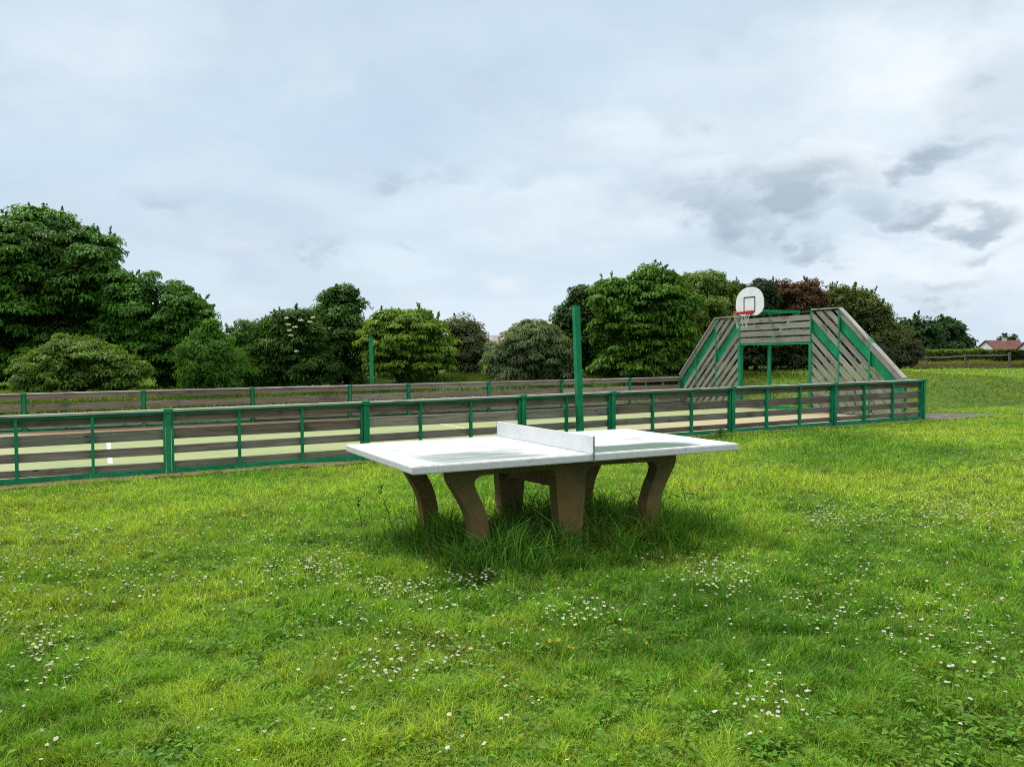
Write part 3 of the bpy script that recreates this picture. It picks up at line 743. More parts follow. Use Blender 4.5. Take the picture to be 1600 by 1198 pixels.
make_tree('conifer_shrub', 'green shrub with several pointed tops left of the flowering elder', 'shrub', 30.5,
    [(400, 560, 34, 46), (385, 535, 18, 28), (420, 540, 20, 40), (405, 590, 44, 28), (363, 540, 13, 30)],
    .12, .045, (.035, .11, .012), (.11, .23, .025), clump=.32, flat=1.0, dens=.95, erect=.8, droop=0, shoots=40, trunkr=.07)
def elder_flowers(root, o0, W_):
    pts = []
    for px, py in ((447, 497), (452, 516), (461, 511), (470, 500), (484, 503), (489, 496), (455, 524), (463, 549), (450, 507)):
        p = np.array(at_depth(px, py, 28.75)); pts.append(p)
    Vs, Ts, nv = [], [], 0
    for p in pts:
        Vs, Ts, nv = [], [], 0; n = 34; d = unit(n); P = p + d * np.array([.10, .08, .04]) * rng.random((n, 1)) ** .5
        v, t, cl = leaves(P, unit(n) * .5 + [0, -.4, .8], unit(n), np.full(n, .05), np.full(n, .045), np.tile([.62, .58, .38], (n, 1)))
        mesh_np('flower_head', v - o0, [t], M['petal'], parent=root, col=np.tile([.62, .58, .38], (len(v), 1)))
make_tree('elder_bush', 'dark elder bush with cream flower heads left of the pointed tree', 'bush', 30,
    [(462, 545, 40, 54), (455, 510, 30, 22), (480, 580, 50, 36), (440, 575, 26, 36)],
    .14, .065, (.028, .080, .012), (.085, .18, .022), clump=.38, flat=.6, dens=.9, droop=.4, shoots=24, trunkr=.08, extra=elder_flowers)
make_tree('pointed_tree', 'dark green tree with a narrow pointed top left of the slim far pole', 'tree', 31.5,
    [(531, 468, 18, 24), (528, 500, 38, 24), (522, 525, 54, 34), (535, 565, 56, 46), (500, 560, 40, 46), (552, 480, 16, 18), (513, 468, 12, 14)],
    .13, .07, (.024, .075, .010), (.10, .21, .022), clump=.36, flat=.75, dens=.95, erect=.3, droop=.2, shoots=36, trunkr=.13)
make_tree('rounded_bush', 'yellow green rounded bush right of the slim far pole', 'bush', 29,
    [(635, 530, 62, 42), (625, 565, 60, 40), (675, 555, 34, 42), (595, 540, 30, 44), (650, 508, 44, 20), (608, 505, 30, 16)],
    .14, .07, (.06, .14, .012), (.24, .36, .035), clump=.30, flat=.45, dens=.9, droop=.6, shoots=34, trunkr=.09)
make_tree('grey_bush', 'loose grey green bush right of the yellow green rounded bush', 'bush', 32,
    [(725, 540, 28, 40), (712, 520, 16, 22), (738, 565, 24, 34), (715, 575, 26, 30)],
    .13, .05, (.075, .11, .035), (.18, .21, .085), clump=.34, flat=.8, dens=.75, erect=.5, droop=.1, shoots=30, trunkr=.08)
make_tree('silvery_bush', 'wide silvery olive dome shaped bush left of the tall green pole', 'bush', 29.5,
    [(828, 555, 62, 48), (795, 570, 36, 32), (865, 570, 34, 40), (830, 530, 40, 24), (880, 590, 26, 26), (800, 590, 40, 20)],
    .15, .038, (.085, .13, .045), (.23, .29, .13), clump=.30, flat=.6, dens=1.0, droop=.55, erect=.2, shoots=50, trunkr=.08)
make_tree('broadleaf_shrub', 'tall dark green shrub directly behind the tall green pole', 'shrub', 33,
    [(915, 520, 44, 58), (890, 530, 22, 44), (925, 478, 36, 26), (950, 545, 40, 44), (905, 560, 38, 32), (880, 510, 12, 20)],
    .15, .065, (.022, .065, .012), (.085, .17, .028), clump=.34, flat=.85, dens=.95, erect=.55, droop=0, shoots=44, trunkr=.1)
make_tree('broadleaf_tree', 'large leaved bright green tree in the middle of the right hand clump', 'tree', 30.5,
    [(1005, 480, 50, 44), (1015, 450, 32, 26), (1010, 530, 64, 42), (1045, 510, 40, 44), (962, 505, 36, 46), (960, 472, 30, 30), (1052, 478, 32, 38), (1035, 452, 26, 22), (1000, 560, 60, 26), (985, 574, 60, 14), (1050, 574, 46, 14), (1019, 424, 9, 12), (975, 450, 16, 12), (1050, 555, 34, 26)],
    .17, .08, (.032, .10, .010), (.15, .30, .024), clump=.42, flat=.42, dens=.78, droop=.65, shoots=56, trunkr=.14, gaps=.08)
make_tree('laurel_shrub', 'glossy light green shrub with upright leaves left of the basketball backboard', 'shrub', 33,
    [(1098, 478, 48, 44), (1075, 460, 28, 26), (1115, 520, 44, 44), (1085, 550, 40, 34), (1120, 455, 26, 20), (1135, 490, 22, 34)],
    .14, .055, (.06, .13, .012), (.22, .31, .030), clump=.30, flat=.95, dens=.95, erect=.9, droop=0, shoots=56, trunkr=.1, mat='leaf_gloss')
make_tree('dark_shrub', 'dark dull green shrub beside the basketball backboard', 'shrub', 36,
    [(1145, 480, 20, 36), (1160, 520, 30, 40), (1190, 470, 22, 26), (1185, 520, 40, 46)],
    .13, .055, (.022, .048, .014), (.050, .095, .026), clump=.36, flat=.9, dens=.9, erect=.4, shoots=24, trunkr=.09)
make_tree('copper_tree', 'reddish brown leaved tree behind the top of the goal wall', 'tree', 38,
    [(1235, 475, 40, 30), (1215, 462, 22, 18), (1262, 480, 30, 28), (1240, 510, 50, 34), (1265, 455, 16, 12)],
    .14, .07, (.050, .050, .014), (.165, .070, .030), clump=.36, flat=.8, dens=.75, erect=.4, droop=.1, shoots=44, trunkr=.12, gaps=.08)
make_tree('thorn_tree', 'airy dull green tree with a ragged crown behind the right wing of the goal wall', 'tree', 40,
    [(1318, 475, 34, 26), (1345, 490, 38, 36), (1300, 500, 26, 30), (1370, 510, 28, 30), (1340, 530, 60, 34), (1385, 525, 20, 26), (1300, 465, 16, 14)],
    .15, .075, (.055, .085, .016), (.15, .19, .038), clump=.38, flat=.8, dens=.5, erect=.3, droop=.2, shoots=80, trunkr=.15, gaps=.28)
make_tree('dark_shrub', 'low dark bush seen through the goal mouth under the copper tree', 'bush', 35,
    [(1200, 550, 44, 24), (1245, 546, 40, 28), (1165, 552, 34, 24), (1215, 535, 50, 24), (1175, 563, 40, 12), (1240, 563, 50, 12)],
    .13, .055, (.026, .050, .014), (.065, .085, .028), clump=.30, flat=.8, dens=.9, shoots=20, trunkr=.07)
make_tree('dark_shrub', 'low dark bush between the goal mouth and the right wing of the goal wall', 'bush', 38,
    [(1285, 550, 34, 22), (1320, 550, 40, 26), (1360, 553, 30, 22)],
    .13, .055, (.026, .040, .014), (.062, .080, .030), clump=.32, flat=.8, dens=.9, shoots=20, trunkr=.07)
make_tree('grey_bush', 'dull olive bush at the end of the wooden rail fence', 'bush', 46,
    [(1405, 545, 26, 30), (1390, 560, 22, 20), (1420, 562, 20, 16)],
    .17, .06, (.055, .065, .026), (.12, .13, .055), clump=.42, flat=.8, dens=.8, erect=.3, shoots=34, trunkr=.08)
FR1, FR2 = (.022, .062, .020), (.055, .125, .032)
make_tree('distant_tree', 'far blue green tree right of the goal wall, left one of the distant pair', 'tree', 105,
    [(1430, 530, 34, 28), (1415, 520, 18, 20), (1455, 540, 26, 20), (1425, 550, 40, 16)], .50, .28, FR1, FR2, clump=1.0, flat=.7, dens=.8, shoots=24, trunkr=.35)
make_tree('distant_tree', 'far blue green tree with twin rounded tops beside the red roofed house', 'tree', 108,
    [(1475, 527, 30, 24), (1460, 524, 16, 18), (1487, 520, 16, 14), (1495, 541, 24, 14), (1470, 547, 40, 14)], .50, .28, FR1, FR2, clump=1.0, flat=.7, dens=.8, shoots=24, trunkr=.35)
make_tree('distant_tree', 'small far tree above the red roof of the house', 'tree', 150,
    [(1576, 533, 13, 7), (1570, 538, 14, 6)], .55, .3, FR1, FR2, clump=.8, flat=.7, dens=.8, shoots=12, trunkr=.3)

# hedge behind the rail fence
def hedge():
    Vs, Ts, Cs, nv = [], [], [], 0
    x0 = at_depth(1395, 555, 66).x; x1 = at_depth(1720, 555, 66).x; n = 26000
    s = rng.random(n); x = x0 + (x1 - x0) * s
    hh = 1.22 + .35 * vnoise(x, 0, 2.2, 3) + .22 * vnoise(x, 5, .6, 4) - .25 * ss(.45, .9, s)
    y = 66 + (rng.random(n) - .5) * 1.6; zz = rng.random(n) ** .7 * hh
    P = np.stack([x, y, terrain(x, y) + zz], 1)
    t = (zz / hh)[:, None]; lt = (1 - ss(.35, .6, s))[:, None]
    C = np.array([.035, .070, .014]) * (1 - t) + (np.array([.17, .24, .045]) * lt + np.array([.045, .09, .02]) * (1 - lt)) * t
    C = C * (1 + .2 * rng.normal(size=(n, 1)))
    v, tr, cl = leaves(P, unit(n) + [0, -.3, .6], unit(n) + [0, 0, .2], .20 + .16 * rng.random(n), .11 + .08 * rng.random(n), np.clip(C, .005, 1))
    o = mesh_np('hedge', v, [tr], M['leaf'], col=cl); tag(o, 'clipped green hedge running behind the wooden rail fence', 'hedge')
hedge()

# ------------------------------------------------------------------ rail fence
def rail_fence():
    Y = 56; pp = [(1395, 574, 556, .10), (1447, 576, 556, .10), (1508, 576, 553, .14), (1577, 578, 551, .17)]
    p0 = at_depth(1447, 576, Y); root = empty('rail_fence', (p0.x, p0.y, tz(p0.x, p0.y))); tag(root, 'rustic post and rail wooden fence in the meadow at the right', 'fence')
    o0 = Vector(root.location); tops = []
    for px, yb, yt, w in pp:
        b = at_depth(px, yb, Y); t = at_depth(px, yt, Y); zb = tz(b.x, Y)
        m = MB(); m.tube([Vector((b.x, Y, zb - .1)) - o0, Vector((b.x + .03, Y, (zb + t.z) / 2)) - o0, Vector((b.x - .01, Y, t.z)) - o0], [w * .62, w * .55, w * .5], 7); m.build('post', M['rail_wood'], root)
        tops.append((Vector((b.x, Y - .06, t.z)) - o0, Vector((b.x, Y - .06, zb)) - o0))
    for i in range(len(tops) - 1):
        a, b = tops[i][0] + Vector((0, 0, -.12)), tops[i + 1][0] + Vector((0, 0, -.14))
        m = MB(); m.tube([a - (b - a) * .04, a.lerp(b, .5) + Vector((0, 0, -.04)), b + (b - a) * .02], [.05, .065, .05], 7); m.build('rail', M['rail_wood'], root)
        a, b = tops[i][1] + Vector((0, 0, .16)), tops[i + 1][1] + Vector((0, 0, .16))
        m = MB(); m.tube([a, a.lerp(b, .5) + Vector((0, 0, -.04)), b], [.045, .055, .045], 7); m.build('rail', M['rail_wood'], root)
rail_fence()

# ------------------------------------------------------------------ houses
def house(label, x, y, zr, ln, dp, rise, roofm, rz=0, chim=None):
    """ridge height zr, ridge along local x"""
    zb = tz(x, y); root = empty('house', (x, y, zb), rz); tag(root, label, 'house')
    hr = zr - zb; he = hr - rise
    m = MB(); m.prism([(-ln / 2, -dp / 2, -.3), (-ln / 2, dp / 2, -.3), (-ln / 2, dp / 2, he), (-ln / 2, 0, hr - .12), (-ln / 2, -dp / 2, he)], (ln, 0, 0)); m.build('wall', M['wall_white'], root)
    m = MB(); e = .3; k = rise / (dp / 2)
    for s in (-1, 1):
        a = [(-ln / 2 - .12, s * (dp / 2 + e), he - k * e), (-ln / 2 - .12, 0, hr), (-ln / 2 - .12, 0, hr + .14), (-ln / 2 - .12, s * (dp / 2 + e), he - k * e + .12)]
        m.prism(a, (ln + .24, 0, 0))
    rf = m.build('roof', roofm, root)
    if chim is not None:
        m = MB(); m.box(chim - .22, chim + .22, -.22, .22, hr - .4, hr + .4); m.box(chim - .27, chim + .27, -.27, .27, hr + .4, hr + .47); m.build('chimney', M['wall_white'], rf)
    m = MB(); m.box(-ln / 2 - .03, -ln / 2 + .05, -.55, .55, he - 1.5, he - .3); m.build('window', M['dark_edge'], root)
    return root
P = at_depth(1531, 536, 118); house('house with long red brown roof and white gable beyond the hedge', P.x + 3.2, 118, P.z + .25, 6.4, 8, 3.0, M['roof_red'], R(20), .4)
P = at_depth(1598, 529, 106); house('white gabled house cut off by the right edge of the photo', P.x + 3.0, 106, P.z, 6, 8, 3.4, M['roof_red'], R(20), 1.0)
P = at_depth(769, 527, 62); house('pale roofed house glimpsed between the grey bush and the silvery bush', P.x + 1.4, 62, P.z, 4.5, 5, 1.6, M['roof_grey'], R(18))

# ------------------------------------------------------------------ grass
def lawn_mask(x, y):
    q, u = to_court(x, y)
    ins = (q < QT + .1) & (u > -.06) & (u < CW + .12)
    pth = (q > QT) & (q < 18.9) & (u > -.25) & (u < 1.5 - (q - 16.5) * .42) | (q >= 18.9) & (q < 19.9) & (u > -.3 + (q - 18.6) * .3) & (u < 1.2 - (q - 16.5) * .42)
    return ~(ins | pth)
def strip(x, y):                       # bare soil beside the fence
    q, u = to_court(x, y); return (u < 0) & (u > -.08 - .18 * np.clip((5 - q) / 6, 0, 1) - .26 * vnoise(q, 0, .5, 5) * np.where(q < 5, 1, .5)) & (q < QT)
def table_xy(x, y):
    a, b = x - TX, y - TY; return a * math.cos(TA) + b * math.sin(TA), -a * math.sin(TA) + b * math.cos(TA)
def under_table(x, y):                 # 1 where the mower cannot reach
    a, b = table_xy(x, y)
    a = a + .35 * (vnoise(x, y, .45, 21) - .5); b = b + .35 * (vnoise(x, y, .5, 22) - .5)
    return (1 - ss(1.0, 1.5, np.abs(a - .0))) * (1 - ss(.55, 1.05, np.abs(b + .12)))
def blades(x, y, hgt, wid, lean, col, tipcol):
    n = len(x); z = terrain(x, y) - .004
    th = rng.random(n) * 2 * np.pi; ph = rng.random(n) * 2 * np.pi
    lx, ly = np.cos(ph) * lean, np.sin(ph) * lean
    wx, wy = np.cos(th) * wid * .5, np.sin(th) * wid * .5
    B = np.stack([x, y, z], 1); o = np.stack([wx, wy, np.zeros(n)], 1)
    mid = B + np.stack([lx * .32 * hgt, ly * .32 * hgt, hgt * .58], 1)
    tip = B + np.stack([lx * hgt, ly * hgt, hgt * (1 - .22 * np.clip(lean, 0, 1.4))], 1)
    V = np.stack([B - o, B + o, mid + o * .85, mid - o * .85, tip], 1).reshape(-1, 3)
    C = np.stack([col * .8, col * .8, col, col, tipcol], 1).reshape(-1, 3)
    i = np.arange(n)[:, None] * 5
    return V, i + np.array([[0, 1, 2, 3]]), i + np.array([[3, 2, 4]]), C
def lawn_colour(x, y, n):
    p1 = vnoise(x, y, 1.6, 31) * .6 + vnoise(x, y, .5, 32) * .4; p2 = vnoise(x, y, .28, 33); p4 = vnoise(x, y, .13, 35); p5 = vnoise(x, y, .9, 36); p3 = vnoise(x, y, 3.4, 34)
    dist = np.hypot(x, y)
    deep, mid, yel, dry = np.array([.078, .220, .018]), np.array([.200, .425, .032]), np.array([.385, .53, .058]), np.array([.34, .30, .10])
    k = np.clip((p1 - .5) * 1.6 + (p3 - .5) * .9 + .52 + .44 * ss(3, 12, dist) - .12 + (p4 - .5) * .75 + .20 * rng.normal(size=n) * (1 - .7 * ss(9, 26, dist)), 0, 1)[:, None]
    c = np.where(k < .5, deep + (mid - deep) * (k * 2), mid + (yel - mid) * (k * 2 - 1))
    d = (rng.random(n) < (1 - .8 * ss(9, 26, dist)) * .05 + .10 * ss(.68, .85, p2))[:, None]
    c = np.where(d, dry * (.6 + .5 * rng.random((n, 1))), c)
    dk = ss(.58, .78, p5 * .6 + p4 * .4)[:, None] * .26
    far = ss(9, 26, dist)
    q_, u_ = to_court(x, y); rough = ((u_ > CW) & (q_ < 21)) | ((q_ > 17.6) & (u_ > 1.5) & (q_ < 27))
    c = c * np.where(rough, .58, 1.0)[:, None]  # unmown grass dimmed here: shade behind fence and goal put into its colour
    hi = (rng.random(n) < .05 * (1 - far))[:, None]
    c = np.where(hi, np.array([.36, .45, .07]), c)
    return c * (1 - dk) * np.clip(1 + (.30 - .22 * far)[:, None] * rng.normal(size=(n, 1)), .25, 2)
def band(y0, y1, n, half=.80, pad=3.0, power=-1.0):
    # density falls with distance
    t = rng.random(n); y = y0 * (y1 / y0) ** t if power == -1 else y0 + (y1 - y0) * t
    x = (rng.random(n) * 2 - 1) * (half * y + pad); k = lawn_mask(x, y) & ~(strip(x, y) & (rng.random(n) < .93)); return x[k], y[k]
def emit(parts, name, label, cat, mat='grass'):
    V = []; A = []; B_ = []; C = []; nv = 0
    for v, q, t, c in parts: V.append(v); A.append(q + nv); B_.append(t + nv); C.append(c); nv += len(v)
    o = mesh_np(name, np.concatenate(V), [np.concatenate(A), np.concatenate(B_)], M[mat], col=np.clip(np.concatenate(C), .003, .9))
    return tag(o, label, cat, kind='stuff')
parts = []
for (y0, y1, n, h0, h1, wmin) in ((.8, 2.3, 80000, .028, .075, .0034), (2.3, 4.2, 420000, .022, .080, .0030), (4.2, 7.5, 340000, .024, .088, .0042), (7.5, 13, 205000, .026, .095, .0070), (13, 24, 120000, .04, .10, .014), (24, 62, 90000, .05, .14, .034)):
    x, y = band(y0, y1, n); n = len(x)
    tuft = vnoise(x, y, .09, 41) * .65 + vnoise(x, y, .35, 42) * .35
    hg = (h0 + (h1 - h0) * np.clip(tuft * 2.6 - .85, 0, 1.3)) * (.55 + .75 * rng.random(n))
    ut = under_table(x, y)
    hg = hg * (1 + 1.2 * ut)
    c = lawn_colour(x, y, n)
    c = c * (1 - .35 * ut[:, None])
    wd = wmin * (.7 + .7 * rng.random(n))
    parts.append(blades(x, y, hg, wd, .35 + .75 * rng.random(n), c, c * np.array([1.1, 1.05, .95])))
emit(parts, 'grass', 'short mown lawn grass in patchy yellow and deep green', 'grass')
# unmown grass under and round the table
n = 17000; a = rng.uniform(-1.75, 1.75, n); b = rng.uniform(-1.35, 1.15, n)
x = TX + a * math.cos(TA) - b * math.sin(TA); y = TY + a * math.sin(TA) + b * math.cos(TA)
k = rng.random(n) < under_table(x, y) ** .8; x, y = x[k], y[k]; n = len(x); ut = under_table(x, y)
hg = (.07 + .36 * ut * vnoise(x, y, .22, 51) ** 1.4) * (.4 + .9 * rng.random(n))
c = np.array([.05, .17, .016]) + np.array([.16, .27, .02]) * rng.random((n, 1)) ** 2
p1 = blades(x, y, hg, .006 + .011 * rng.random(n) ** 2, .25 + .95 * rng.random(n), c, c * 1.15)
k = rng.random(n) < .03; sx, sy = x[k], y[k]; m_ = len(sx)
cs = np.tile(np.array([.22, .21, .085]), (m_, 1)) * (.6 + .6 * rng.random((m_, 1)))
p2 = blades(sx, sy, .30 + .20 * rng.random(m_), np.full(m_, .004), .12 + .3 * rng.random(m_), cs * .7, cs)
emit([p1, p2], 'long_grass', 'long dark unmown grass and seed stalks round the table legs', 'grass')
# long meadow grass behind the rail fence and at the foot of the trees
n = 16000; x = rng.uniform(at_depth(1395, 560, 60).x, at_depth(1720, 560, 60).x, n); y = rng.uniform(57, 65, n)
c = np.array([.15, .165, .035]) + np.array([.10, .06, .03]) * rng.random((n, 1))
p1 = blades(x, y, .35 + .5 * rng.random(n) * vnoise(x, y, 1.5, 61), .03 + .02 * rng.random(n), .2 + .4 * rng.random(n), c * .7, c)
emit([p1], 'meadow_grass', 'tall yellowish meadow grass behind the rail fence', 'grass')
n = 26000; q = rng.uniform(-8, 23, n); u = CW + .3 + 6.5 * rng.random(n) ** .8
x, y = FX + q * Dx - u * Dy, FY + q * Dy + u * Dx; k = lawn_mask(x, y); x, y = x[k], y[k]; n = len(x)
c = lawn_colour(x, y, n) * np.array([.55, .52, .6])  # dimmed again, tree shade painted into the bank blades
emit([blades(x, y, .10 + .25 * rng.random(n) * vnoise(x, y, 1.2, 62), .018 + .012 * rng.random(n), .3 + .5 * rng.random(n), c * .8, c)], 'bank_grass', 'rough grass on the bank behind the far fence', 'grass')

# broad-leaved lawn weeds (clover, plantain, dandelion rosettes)
def lawn_weeds():
    n = 9000; y = 2.5 * (12 / 2.5) ** rng.random(n); x = (rng.random(n) * 2 - 1) * (.78 * y + .5)
    k = (vnoise(x, y, .55, 71) * .6 + vnoise(x, y, .2, 72) * .4 > .52) & lawn_mask(x, y); x, y = x[k], y[k]
    extra = [ground_at(px, py) for px, py in ((180, 1090), (200, 1075), (330, 1015), (1160, 1075), (1190, 1060), (1540, 1140))]
    ex = [(p.x + rng.normal() * .05, p.y + rng.normal() * .05) for p in extra for _ in range(5)]
    x = np.concatenate([x, [e[0] for e in ex]]); y = np.concatenate([y, [e[1] for e in ex]])
    n = len(x); m_ = 6
    th = rng.random((n, m_)) * 2 * np.pi; rr_ = .012 + .045 * rng.random((n, m_)); rr_[-len(ex):] *= 1.5
    P = np.stack([x[:, None] + np.cos(th) * rr_, y[:, None] + np.sin(th) * rr_, np.broadcast_to(terrain(x, y)[:, None], th.shape) + .018 + .03 * rng.random(th.shape)], -1).reshape(-1, 3)
    d = np.stack([np.cos(th), np.sin(th), .25 + 0 * th], -1).reshape(-1, 3)
    nr = np.array([[0, 0, 1.]]) - d * .25 + rng.normal(size=d.shape) * .22
    big = np.repeat(np.arange(n) >= n - len(ex), m_)
    LL = np.where(big, .055, .018 + .022 * rng.random(n * m_)); WW = LL * np.where(big, .38, .6)
    tone = np.repeat(rng.random((n, 1)), m_, 0)
    C = np.array([.065, .16, .012]) * (1 - tone) + np.array([.15, .28, .022]) * tone
    v, t, c = leaves(P, nr, d, LL, WW, np.clip(C * (1 + .12 * rng.normal(size=C.shape)), .004, 1), .12)
    o = mesh_np('lawn_weeds', v, [t], M['leaf'], col=c); tag(o, 'small broad leaved weeds and clover among the lawn grass', 'weeds', kind='stuff')
lawn_weeds()

# ------------------------------------------------------------------ daisies and buttercups
def flower_geo(r, h, petals, white, pink, cup=.15):
    """one flower: stem, petals and eye; returns verts, faces, cols, material index"""
    V = []; Fc = []; C = []; MI = []
    st = .0011
    for i in range(3): a = i * 2.094; V.append((st * math.cos(a), st * math.sin(a), -.01)); C.append((.05, .12, .02))
    for i in range(3): a = i * 2.094; V.append((st * math.cos(a) + .004, st * math.sin(a), h)); C.append((.06, .14, .03))
    for i in range(3): Fc.append([i, (i + 1) % 3, 3 + (i + 1) % 3, 3 + i]); MI.append(0)
    for k in range(petals):
        a = 2 * math.pi * k / petals + random.uniform(-.1, .1); w = math.pi / petals * .85; rr_ = r * random.uniform(.88, 1.06); zz = h + r * cup * random.uniform(.3, 1.3)
        b = len(V)
        for (q, ang, z) in ((.28, a, h + .0005), (.8, a - w, zz), (1.0, a - w * .4, zz * 1.0), (1.0, a + w * .4, zz), (.8, a + w, zz)):
            V.append((rr_ * q * math.cos(ang) + .004, rr_ * q * math.sin(ang), z)); C.append(white if q < .95 else pink)
        Fc.append([b, b + 1, b + 2, b + 3, b + 4]); MI.append(0)
    b = len(V); ne = 7
    for k in range(ne): a = 2 * math.pi * k / ne; V.append((r * .36 * math.cos(a) + .004, r * .36 * math.sin(a), h + .001)); C.append((.6, .38, .02))
    V.append((.004, 0, h + r * .22)); C.append((.6, .38, .02))
    for k in range(ne): Fc.append([b + k, b + (k + 1) % ne, b + ne]); MI.append(1)
    return V, Fc, C, MI
clusters = [(75, 1040, 60, 50, 42), (150, 915, 170, 36, 110), (490, 902, 75, 24, 95), (630, 935, 75, 28, 62), (745, 910, 48, 22, 62), (895, 975, 58, 22, 46), (700, 1035, 70, 32, 26), (605, 1055, 38, 28, 20),
    (1125, 912, 68, 34, 100), (1295, 817, 58, 18, 110), (1490, 815, 110, 34, 260), (1025, 855, 46, 16, 60), (1215, 1125, 90, 26, 15), (1185, 1115, 60, 76, 24), (1475, 1000, 125, 60, 60), (1320, 672, 120, 12, 80), (1540, 730, 65, 30, 120),
    (125, 850, 125, 30, 70), (435, 845, 90, 26, 45), (800, 890, 60, 14, 30), (1350, 900, 120, 40, 60), (1290, 960, 60, 20, 16), (560, 1000, 90, 30, 20), (1380, 980, 100, 40, 30), (1530, 1060, 70, 40, 14), (30, 985, 40, 30, 10)]
pts = []
for cx, cy, rx, ry, n in clusters:
    for _ in range(int(n * 1.6)):
        if _ % 3 == 0: px, py = cx + rng.normal() * rx * 1.1, cy + rng.normal() * ry * 1.1
        else: px, py = cx + rng.normal() * rx * .55, cy + rng.normal() * ry * .55
        if 655 < py < 1230: pts.append(ground_at(px, py))
for _ in range(900):
    y = 2.6 * (15 / 2.6) ** rng.random(); x = (rng.random() * 2 - 1) * (.72 * y + .4)
    if vnoise(x, y, 1.1, 81) > .38: pts.append(Vector((x, y, 0)))
pts = [p for p in pts if bool(lawn_mask(p.x, p.y)) and float(under_table(p.x, p.y)) < .5]
pts.sort(key=lambda p: p.length)
WH, PK = (.66, .65, .63), (.66, .50, .52)
protos = []
for i in range(6):
    Vf, Ff, Cf, Mf = flower_geo(random.uniform(.0064, .0090), random.uniform(.05, .085), 13, WH, WH if i % 3 else PK, random.choice((.1, .3, .7)))
    me = bpy.data.meshes.new('daisy'); me.from_pydata(Vf, [], Ff); me.materials.append(M['petal']); me.materials.append(M['daisy_eye']); me.polygons.foreach_set('material_index', Mf)
    a_ = me.attributes.new('col', 'FLOAT_COLOR', 'POINT'); a_.data.foreach_set('color', [v for c in Cf for v in (*c, 1)]); protos.append((me, Vf, Ff, Cf, Mf))
first = None
for i, p in enumerate(pts[:300]):
    if first is None: o = bpy.data.objects.new('daisy', protos[0][0]); first = o
    else: o = first.copy(); o.data = protos[i % 6][0]
    COL.objects.link(o); s = random.uniform(.85, 1.2)
    o.location = (p.x, p.y, tz(p.x, p.y)); o.scale = (s, s, s * random.uniform(.75, 1.15)); o.rotation_euler = (random.uniform(-.35, .35), random.uniform(-.35, .35), random.uniform(0, 6.28))
    tag(o, 'small white daisy flower open in the near part of the lawn', 'daisy', 'white daisies in the near lawn')
def scatter(pts, proto_list, name, label, cat, mats, rs=(.9, 1.25), kind='stuff'):
    Vs = []; Fs = []; Cs = []; Ms = []; nv = 0
    for i, p in enumerate(pts):
        me, Vf, Ff, Cf, Mf = proto_list[i % len(proto_list)]
        A = np.array(Vf); s = random.uniform(*rs); th = random.uniform(0, 6.28); A = A * s
        tilt = Matrix.Rotation(th, 3, 'Z') @ Matrix.Rotation(random.uniform(-.35, .35), 3, 'X'); A = A @ np.array(tilt).T
        A = A + np.array([p.x, p.y, tz(p.x, p.y)])
        Vs.append(A); Fs += [[nv + k for k in f] for f in Ff]; Cs += Cf; Ms += Mf; nv += len(A)
    me = bpy.data.meshes.new(name); me.from_pydata(np.concatenate(Vs).tolist(), [], Fs)
    for m_ in mats: me.materials.append(m_)
    me.polygons.foreach_set('material_index', Ms)
    a_ = me.attributes.new('col', 'FLOAT_COLOR', 'POINT'); a_.data.foreach_set('color', [v for c in Cs for v in (*c, 1)])
    o = bpy.data.objects.new(name, me); link(o); tag(o, label, cat, kind=kind)
scatter(pts[300:], protos, 'daisies', 'hundreds of tiny white daisies scattered over the farther lawn', 'daisies', [M['petal'], M['daisy_eye']])
YE = (.80, .46, .01)
Vf, Ff, Cf, Mf = flower_geo(.0105, .09, 5, YE, YE, 1.0)
me = bpy.data.meshes.new('buttercup'); me.from_pydata(Vf, [], Ff); me.materials.append(M['petal']); me.materials.append(M['daisy_eye']); me.polygons.foreach_set('material_index', Mf)
a_ = me.attributes.new('col', 'FLOAT_COLOR', 'POINT'); a_.data.foreach_set('color', [v for c in Cf for v in (*c, 1)])
by = [(858, 1016), (866, 1028), (881, 1038), (930, 1026), (972, 1015), (1018, 1023), (898, 1031), (85, 790), (98, 800), (92, 806), (288, 806), (300, 808), (278, 800), (310, 803), (386, 820), (402, 826), (438, 830), (446, 822), (452, 834), (356, 800), (372, 806), (470, 780), (570, 879), (1062, 768), (1071, 766), (1085, 772), (1092, 778), (1086, 721), (1100, 722), (1112, 720), (120, 772), (60, 840), (1430, 690), (1395, 700), (330, 1090), (820, 1085)]
firstb = None
for px, py in by:
    p = ground_at(px, py + 6)
    if firstb is None: o = bpy.data.objects.new('buttercup', me); firstb = o
    else: o = firstb.copy()
    COL.objects.link(o); s = random.uniform(.6, .95) * (1.0 + .07 * p.y); o.scale = (s, s, s); o.rotation_euler = (random.uniform(-.4, .4), random.uniform(-.4, .4), random.uniform(0, 6.28))
    o.location = (p.x, p.y, tz(p.x, p.y)); tag(o, 'small yellow buttercup flower in the lawn', 'buttercup', 'yellow buttercups in the lawn')

